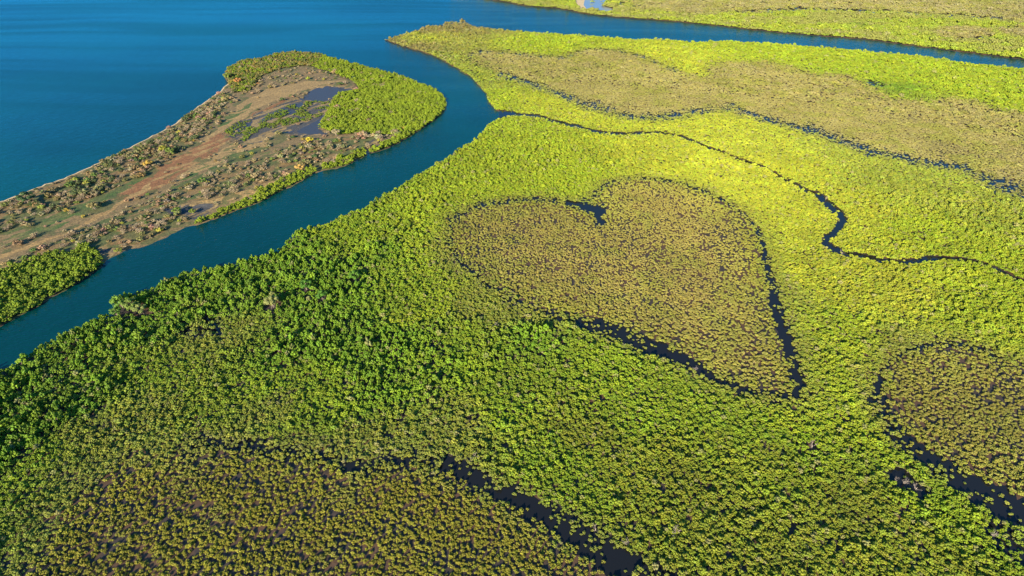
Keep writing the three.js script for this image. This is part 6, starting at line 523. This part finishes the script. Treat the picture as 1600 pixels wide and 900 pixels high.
function mass(list, sets, name, label, category) {
  if (!list.length) return;
  const o = new THREE.Group(), by = new Map(), m4 = new THREE.Matrix4(), q = new THREE.Quaternion(), up = new THREE.Vector3(0, 1, 0), P = new THREE.Vector3(), S = new THREE.Vector3();
  for (const p of list) { const g = (p.far ? CROWN.far : sets)[p.v % (p.far ? CROWN.far : sets).length]; if (!by.has(g)) by.set(g, []); by.get(g).push(p); }
  for (const [g, ps] of by) {
    const im = new THREE.InstancedMesh(g, leafMat, ps.length); im.name = 'crowns'; im.castShadow = im.receiveShadow = true; im.userData.kind = 'stuff';
    ps.forEach((p, i) => { q.setFromAxisAngle(up, p.turn); const k = p.far ? (sets === CROWN.tree ? 0.95 : 0.7) : 1; im.setMatrixAt(i, m4.compose(P.set(p.x, p.y ?? LAND_Y, p.z), q, S.set(p.r * (p.ex ?? 1), p.r * p.h * k, p.r / (p.ex ?? 1)))); im.setColorAt(i, rgb(p.c)); });
    o.add(im);
  }
  const near = list.filter((p) => !p.far && p.d < 430);
  if (near.length) { const im = new THREE.InstancedMesh(sets === CROWN.tree ? TRUNK[0] : STEM[0], barkMat, near.length); im.name = 'trunks'; im.userData.kind = 'stuff'; near.forEach((p, i) => { q.setFromAxisAngle(up, p.turn); im.setMatrixAt(i, m4.compose(P.set(p.x, p.y ?? LAND_Y, p.z), q, S.set(p.r * (p.ex ?? 1), p.r * p.h, p.r / (p.ex ?? 1)))); }); o.add(im); }
  put(o, name, label, category, null, 'stuff');
}
mass(restTrees.filter((p) => p.zone === 'forest'), CROWN.tree, 'mangrove_forest', 'green and lime mangrove forest surrounding the heart', 'forest');
mass(restTrees.filter((p) => p.zone === 'far'), CROWN.tree, 'marsh_forest', 'lime mangroves of the far marsh beyond the upper channel', 'forest');
mass(restTrees.filter((p) => p.zone === 'spit'), CROWN.tree, 'spit_mangroves', 'lime mangroves covering the head and banks of the spit', 'forest');
mass(restBushes.filter((p) => p.zone === 'heart'), CROWN.bush, 'heart_bushes', 'golden stunted bushes filling the heart shaped clearing', 'bushes');
mass(restBushes.filter((p) => p.zone === 'basin'), CROWN.bush, 'basin_bushes', 'olive stunted bushes in the round clearing at right', 'bushes');
mass(restBushes.filter((p) => p.zone === 'foreground_clearing'), CROWN.bush, 'clearing_bushes', 'golden green stunted bushes filling the foreground clearing', 'bushes');
mass(restBushes.filter((p) => p.zone === 'upper_clearing'), CROWN.bush, 'upper_bushes', 'tan stunted bushes filling the long upper clearing', 'bushes');
mass(restBushes.filter((p) => p.zone.startsWith('far')), CROWN.bush, 'marsh_bushes', 'tan low scrub in the far marsh clearings', 'scrub');
mass(restBushes.filter((p) => p.zone === 'spit'), CROWN.bush, 'mudflat_scrub', 'green scrub scattered on the grey mudflat of the spit', 'scrub');

// ---------------------------------------------------------------- trees that stand out
function special(key, name, label, category, crowns, c, r, h, group) {
  const [x, z] = MAP.pts[key], onSpit = A.spit.has(x, z), p = { x, z, y: onSpit ? Math.max(0, spitHeight(x, z)) - 0.05 : LAND_Y, r, h, c, turn: x * 1.7, v: Math.abs(Math.round(x + z)) };
  put(standing(p, crowns, TRUNK), name, label, category, group);
}
special('big_a', 'tall_mangrove', 'broad tall mangrove jutting out over the channel bank', 'tree', CROWN.big, [0.085, 0.175, 0.008], 5.6, 1.0);
special('big_b', 'tall_mangrove', 'tall mangrove just right of the one jutting over the bank', 'tree', CROWN.big, [0.105, 0.165, 0.02], 4.6, 1.15);
special('big_c', 'tall_mangrove', 'paler tall mangrove at the inland side of the bank clump', 'tree', CROWN.big, [0.13, 0.175, 0.035], 4.2, 1.1);
special('big_d', 'tall_mangrove', 'smaller dark mangrove below the tall bank clump', 'tree', CROWN.big, [0.06, 0.14, 0.008], 3.6, 1.0);
special('pale', 'tall_mangrove', 'pale sage tree standing out of the dark green left forest', 'tree', CROWN.big, [0.17, 0.22, 0.06], 4.6, 1.2);
special('tall_a', 'tall_mangrove', 'dark green emergent tree right of the pale sage tree', 'tree', CROWN.big, [0.045, 0.135, 0.006], 3.8, 1.35);
special('tall_b', 'tall_mangrove', 'dark green emergent tree nearer the heart than its twin', 'tree', CROWN.big, [0.05, 0.145, 0.006], 3.6, 1.3);
special('tall_c', 'tall_mangrove', 'dark green emergent tree closest to the lobe of the heart', 'tree', CROWN.big, [0.055, 0.15, 0.005], 3.8, 1.3);
special('round_shrub', 'round_shrub', 'round green and orange shrub alone on the grass of the spit', 'shrub', CROWN.big, [0.20, 0.17, 0.06], 4.6, 0.8);
special('dark_tree', 'dark_tree', 'dark green tree by the beach at the left end', 'tree', CROWN.big, [0.035, 0.075, 0.02], 6.6, 0.9);
special('yellow_tree', 'yellow_tree', 'bright yellow green tree in the seaward shrub belt', 'tree', CROWN.big, [0.22, 0.22, 0.015], 4.6, 1.0);
special('bright_tree', 'green_tree', 'bright green tree beside the yellow tree of the seaward belt', 'tree', CROWN.big, [0.10, 0.15, 0.02], 4.4, 1.0);
special('golden_tree', 'golden_tree', 'golden orange tree at the inland edge of the seaward belt', 'tree', CROWN.big, [0.36, 0.25, 0.04], 4.4, 0.9);
special('seaside_tree', 'green_tree', 'olive tree near the beach in the seaward belt', 'tree', CROWN.big, [0.14, 0.14, 0.04], 4.4, 0.9);
special('grass_bush', 'green_bush', 'fresh green bush among dry shrubs in mid spit', 'bush', CROWN.big, [0.075, 0.15, 0.015], 3.6, 0.9);
special('orange_tree', 'orange_tree', 'rust orange tree at the seaward corner of the spit head', 'tree', CROWN.big, [0.38, 0.17, 0.05], 5, 0.9);
special('shore_tree', 'green_tree', 'green tree overhanging the sea at the end of the beach', 'tree', CROWN.big, [0.12, 0.17, 0.02], 6, 0.9);
special('yellow_bush', 'yellow_bush', 'vivid yellow bush below the grey mudflat', 'bush', CROWN.big, [0.42, 0.36, 0.02], 4.2, 0.8);
special('grey_tree', 'grey_tree', 'greyish round tree between mudflat and mangrove head', 'tree', CROWN.big, [0.24, 0.21, 0.12], 4.6, 1.0);
special('orange_bush', 'orange_bush', 'golden orange bush near the channel bank of the spit', 'bush', CROWN.big, [0.36, 0.24, 0.06], 4.8, 0.8);
special('inlet_bush', 'green_bush', 'small green bush beside the muddy inlet on the channel', 'bush', CROWN.big, [0.14, 0.17, 0.02], 3, 0.8);
special('pool_bush', 'green_bush', 'larger green bush in the muddy pool of the spit', 'bush', CROWN.big, [0.10, 0.16, 0.015], 4, 0.8);
special('pool_bush2', 'green_bush', 'smaller green bush right of the one in the muddy pool', 'bush', CROWN.big, [0.12, 0.17, 0.015], 3, 0.8);

// dead wood, bare and grey
const deadText = {
  dead_a: 'bare grey branches fallen into the black pool at lower right', dead_b: 'bare grey tree right of the fallen branches in the black pool', dead_c: 'bare grey tree sunk in the canopy below the heart tip', dead_d: 'bare grey tree at the right end of the black pool',
  dead_e: 'bare tree on the bank in the bottom right corner', dead_f: 'pale bare tree where the black foreground channel begins', dead_g: 'bare tree in the wide water left of the heart tip', dead_h: 'bare tree at the right end of the water below the heart', dead_i: 'pale bare tree in the forest left below the heart',
  dead_j: 'bare tree on the upper bank of the foreground channel', dead_k: 'bare tree at the bend of the foreground channel', dead_l: 'bare tree in the canopy right of the foreground channel', dead_m: 'bare pinkish tree inside the creek bend', dead_n: 'bare pinkish tree where the creek widens',
};
Object.keys(deadText).forEach((k, i) => {
  const [x, z] = MAP.pts[k], o = new THREE.Group(); o.position.set(x, LAND_Y, z); o.rotation.set(k === 'dead_a' ? 0.9 : 0, i * 2.1, 0); const r = 2.6 + (i % 3) * 0.4; o.scale.set(r, r * 0.85, r);
  o.add(mesh(DEAD[i % 3], greyMat, 'branches'), mesh(stick([0, -0.1, 0], [0.05, 0.6, 0.04], 0.09, 0.05, 6), greyMat, 'trunk')); put(o, 'dead_tree', deadText[k], 'dead tree');
});

// shrubs of the spit
{
  const R = rng(79), dry = [], leafy = [], s = 3.5;
  for (let z = SZ0; z < SZ1; z += s) for (let x = SX0; x < SX1; x += s) {
    const px = x + (R() - 0.5) * s * 0.9, pz = z + (R() - 0.5) * s * 0.9; if (!A.spit.has(px, pz) || !inView(px, pz, 1.06)) continue;
    const sea = BAND.sea_belt.has(px, pz), chan = BAND.shrub_belt.has(px, pz), n = fbm(px / 16, pz / 16, 601, 3), n2 = fbm(px / 22, pz / 22, 607, 3);
    const head = BAND.mangrove_head.has(px, pz) && px < MAP.pts.orange_tree[0] + 22, grass = BAND.grass.has(px, pz) || BAND.green_strip.has(px, pz), flat = BAND.tan_flat.has(px, pz) || BAND.red_flat.has(px, pz) || BAND.track.has(px, pz) || BAND.mud_channel.has(px, pz) || BAND.mud_inlet.has(px, pz) || BAND.mudflat.has(px, pz);
    let want = sea ? 0.66 : chan ? 0.56 : head ? 0.3 : grass ? 0.14 : flat ? 0.006 : 0.15; if (n < 0.42) want *= 0.3;
    if (R() > want || BAND.mangrove_patch.has(px, pz)) continue;
    const y = Math.max(0, spitHeight(px, pz)) - 0.05; if (A.spit.dist(px, pz, 10) < 2.6) continue;
    const t = R(), p = { x: px, z: pz, y, r: (1.4 + 2.4 * R() * R()) * (0.55 + 0.95 * n2), h: 0.75 + 0.4 * R(), turn: R() * 6.283, v: Math.floor(R() * 60), d: Math.hypot(px, pz, CAM_H), belt: sea ? 'sea' : chan ? 'channel' : head ? 'head' : 'open' };
    if (t < (head ? 0.3 : 0.58) - (n2 > 0.55 ? 0.2 : 0)) { p.tw = Math.floor(R() * 4); dry.push(p); } else {
      const q = R(); p.c = q < 0.38 ? [0.15, 0.135, 0.05] : q < 0.52 ? [0.09, 0.13, 0.02] : q < 0.86 ? [0.25, 0.19, 0.105] : q < 0.94 ? [0.045, 0.075, 0.02] : q < 0.99 ? [0.24, 0.23, 0.03] : [0.34, 0.20, 0.06];
      p.c = p.c.map((v) => v * (0.8 + 0.4 * R())); p.r *= 1.15; if (sea && q > 0.6 && q < 0.75) { p.c = [0.055, 0.08, 0.022]; p.r *= 1.25; } leafy.push(p);
    }
  }
  console.log('dry', dry.length, 'leafy', leafy.length);
  const marks = { dark_tree: 'the dark tree', round_shrub: 'the round shrub', yellow_tree: 'the yellow tree', golden_tree: 'the golden tree', seaside_tree: 'the olive tree', grass_bush: 'the fresh green bush', orange_tree: 'the rust orange tree', yellow_bush: 'the vivid yellow bush', grey_tree: 'the greyish tree', orange_bush: 'the golden orange bush', inlet_bush: 'the muddy inlet', pool_bush: 'the muddy pool' };
  const nearest = (p) => { let b = 1e9, t = ''; for (const k in marks) { const d = Math.hypot(MAP.pts[k][0] - p.x, MAP.pts[k][1] - p.z); if (d < b) { b = d; t = marks[k]; } } return ' towards ' + t; };
  const where = { sea: 'in the belt along the beach', channel: 'in the belt along the channel', head: 'at the head of the spit', open: 'on open ground of the spit' };
  const pick = (l) => { l.sort((a, b) => b.r / b.d - a.r / a.d); return [l.slice(0, HERO), l.slice(HERO)]; };
  const [dn, dr] = pick(dry), [ln, lr] = pick(leafy);
  const place = (o, p) => { o.position.set(p.x, p.y, p.z); o.rotation.y = p.turn; o.scale.set(p.r, p.r * p.h, p.r); };
  for (const p of dn) {
    const o = new THREE.Group(); place(o, p); o.add(mesh(TWIGS[p.v % 4], twigMats[p.tw], 'twigs'), mesh(CROWN.sparse[p.v % 3], leafOf([[0.255, 0.20, 0.11], [0.20, 0.16, 0.09], [0.29, 0.24, 0.14], [0.21, 0.175, 0.10]][p.tw]), 'dry_leaves'));
    put(o, 'dry_shrub', 'brown dry shrub ' + where[p.belt] + nearest(p), 'shrub', 'dry shrubs ' + where[p.belt] + nearest(p));
  }
  const tone = (c) => c[1] > c[0] * 1.05 ? 'green leafy' : c[0] > 0.24 && c[2] < 0.08 ? 'yellow leafy' : 'olive brown leafy';
  for (const p of ln) put(standing(p, CROWN.shrub, STEM), 'leafy_shrub', tone(p.c) + ' shrub ' + where[p.belt] + nearest(p), 'shrub', tone(p.c) + ' shrubs ' + where[p.belt] + nearest(p));
  for (const p of dr) p.c = [[0.255, 0.20, 0.11], [0.20, 0.16, 0.09], [0.29, 0.24, 0.14], [0.21, 0.175, 0.10]][p.tw];
  mass(dr, CROWN.shrub, 'dry_scrub', 'small dry scrub between the larger shrubs of the spit', 'scrub');
  mass(lr, CROWN.shrub, 'leafy_scrub', 'small leafy scrub between the larger shrubs of the spit', 'scrub');
}

renderer.render(scene, camera);
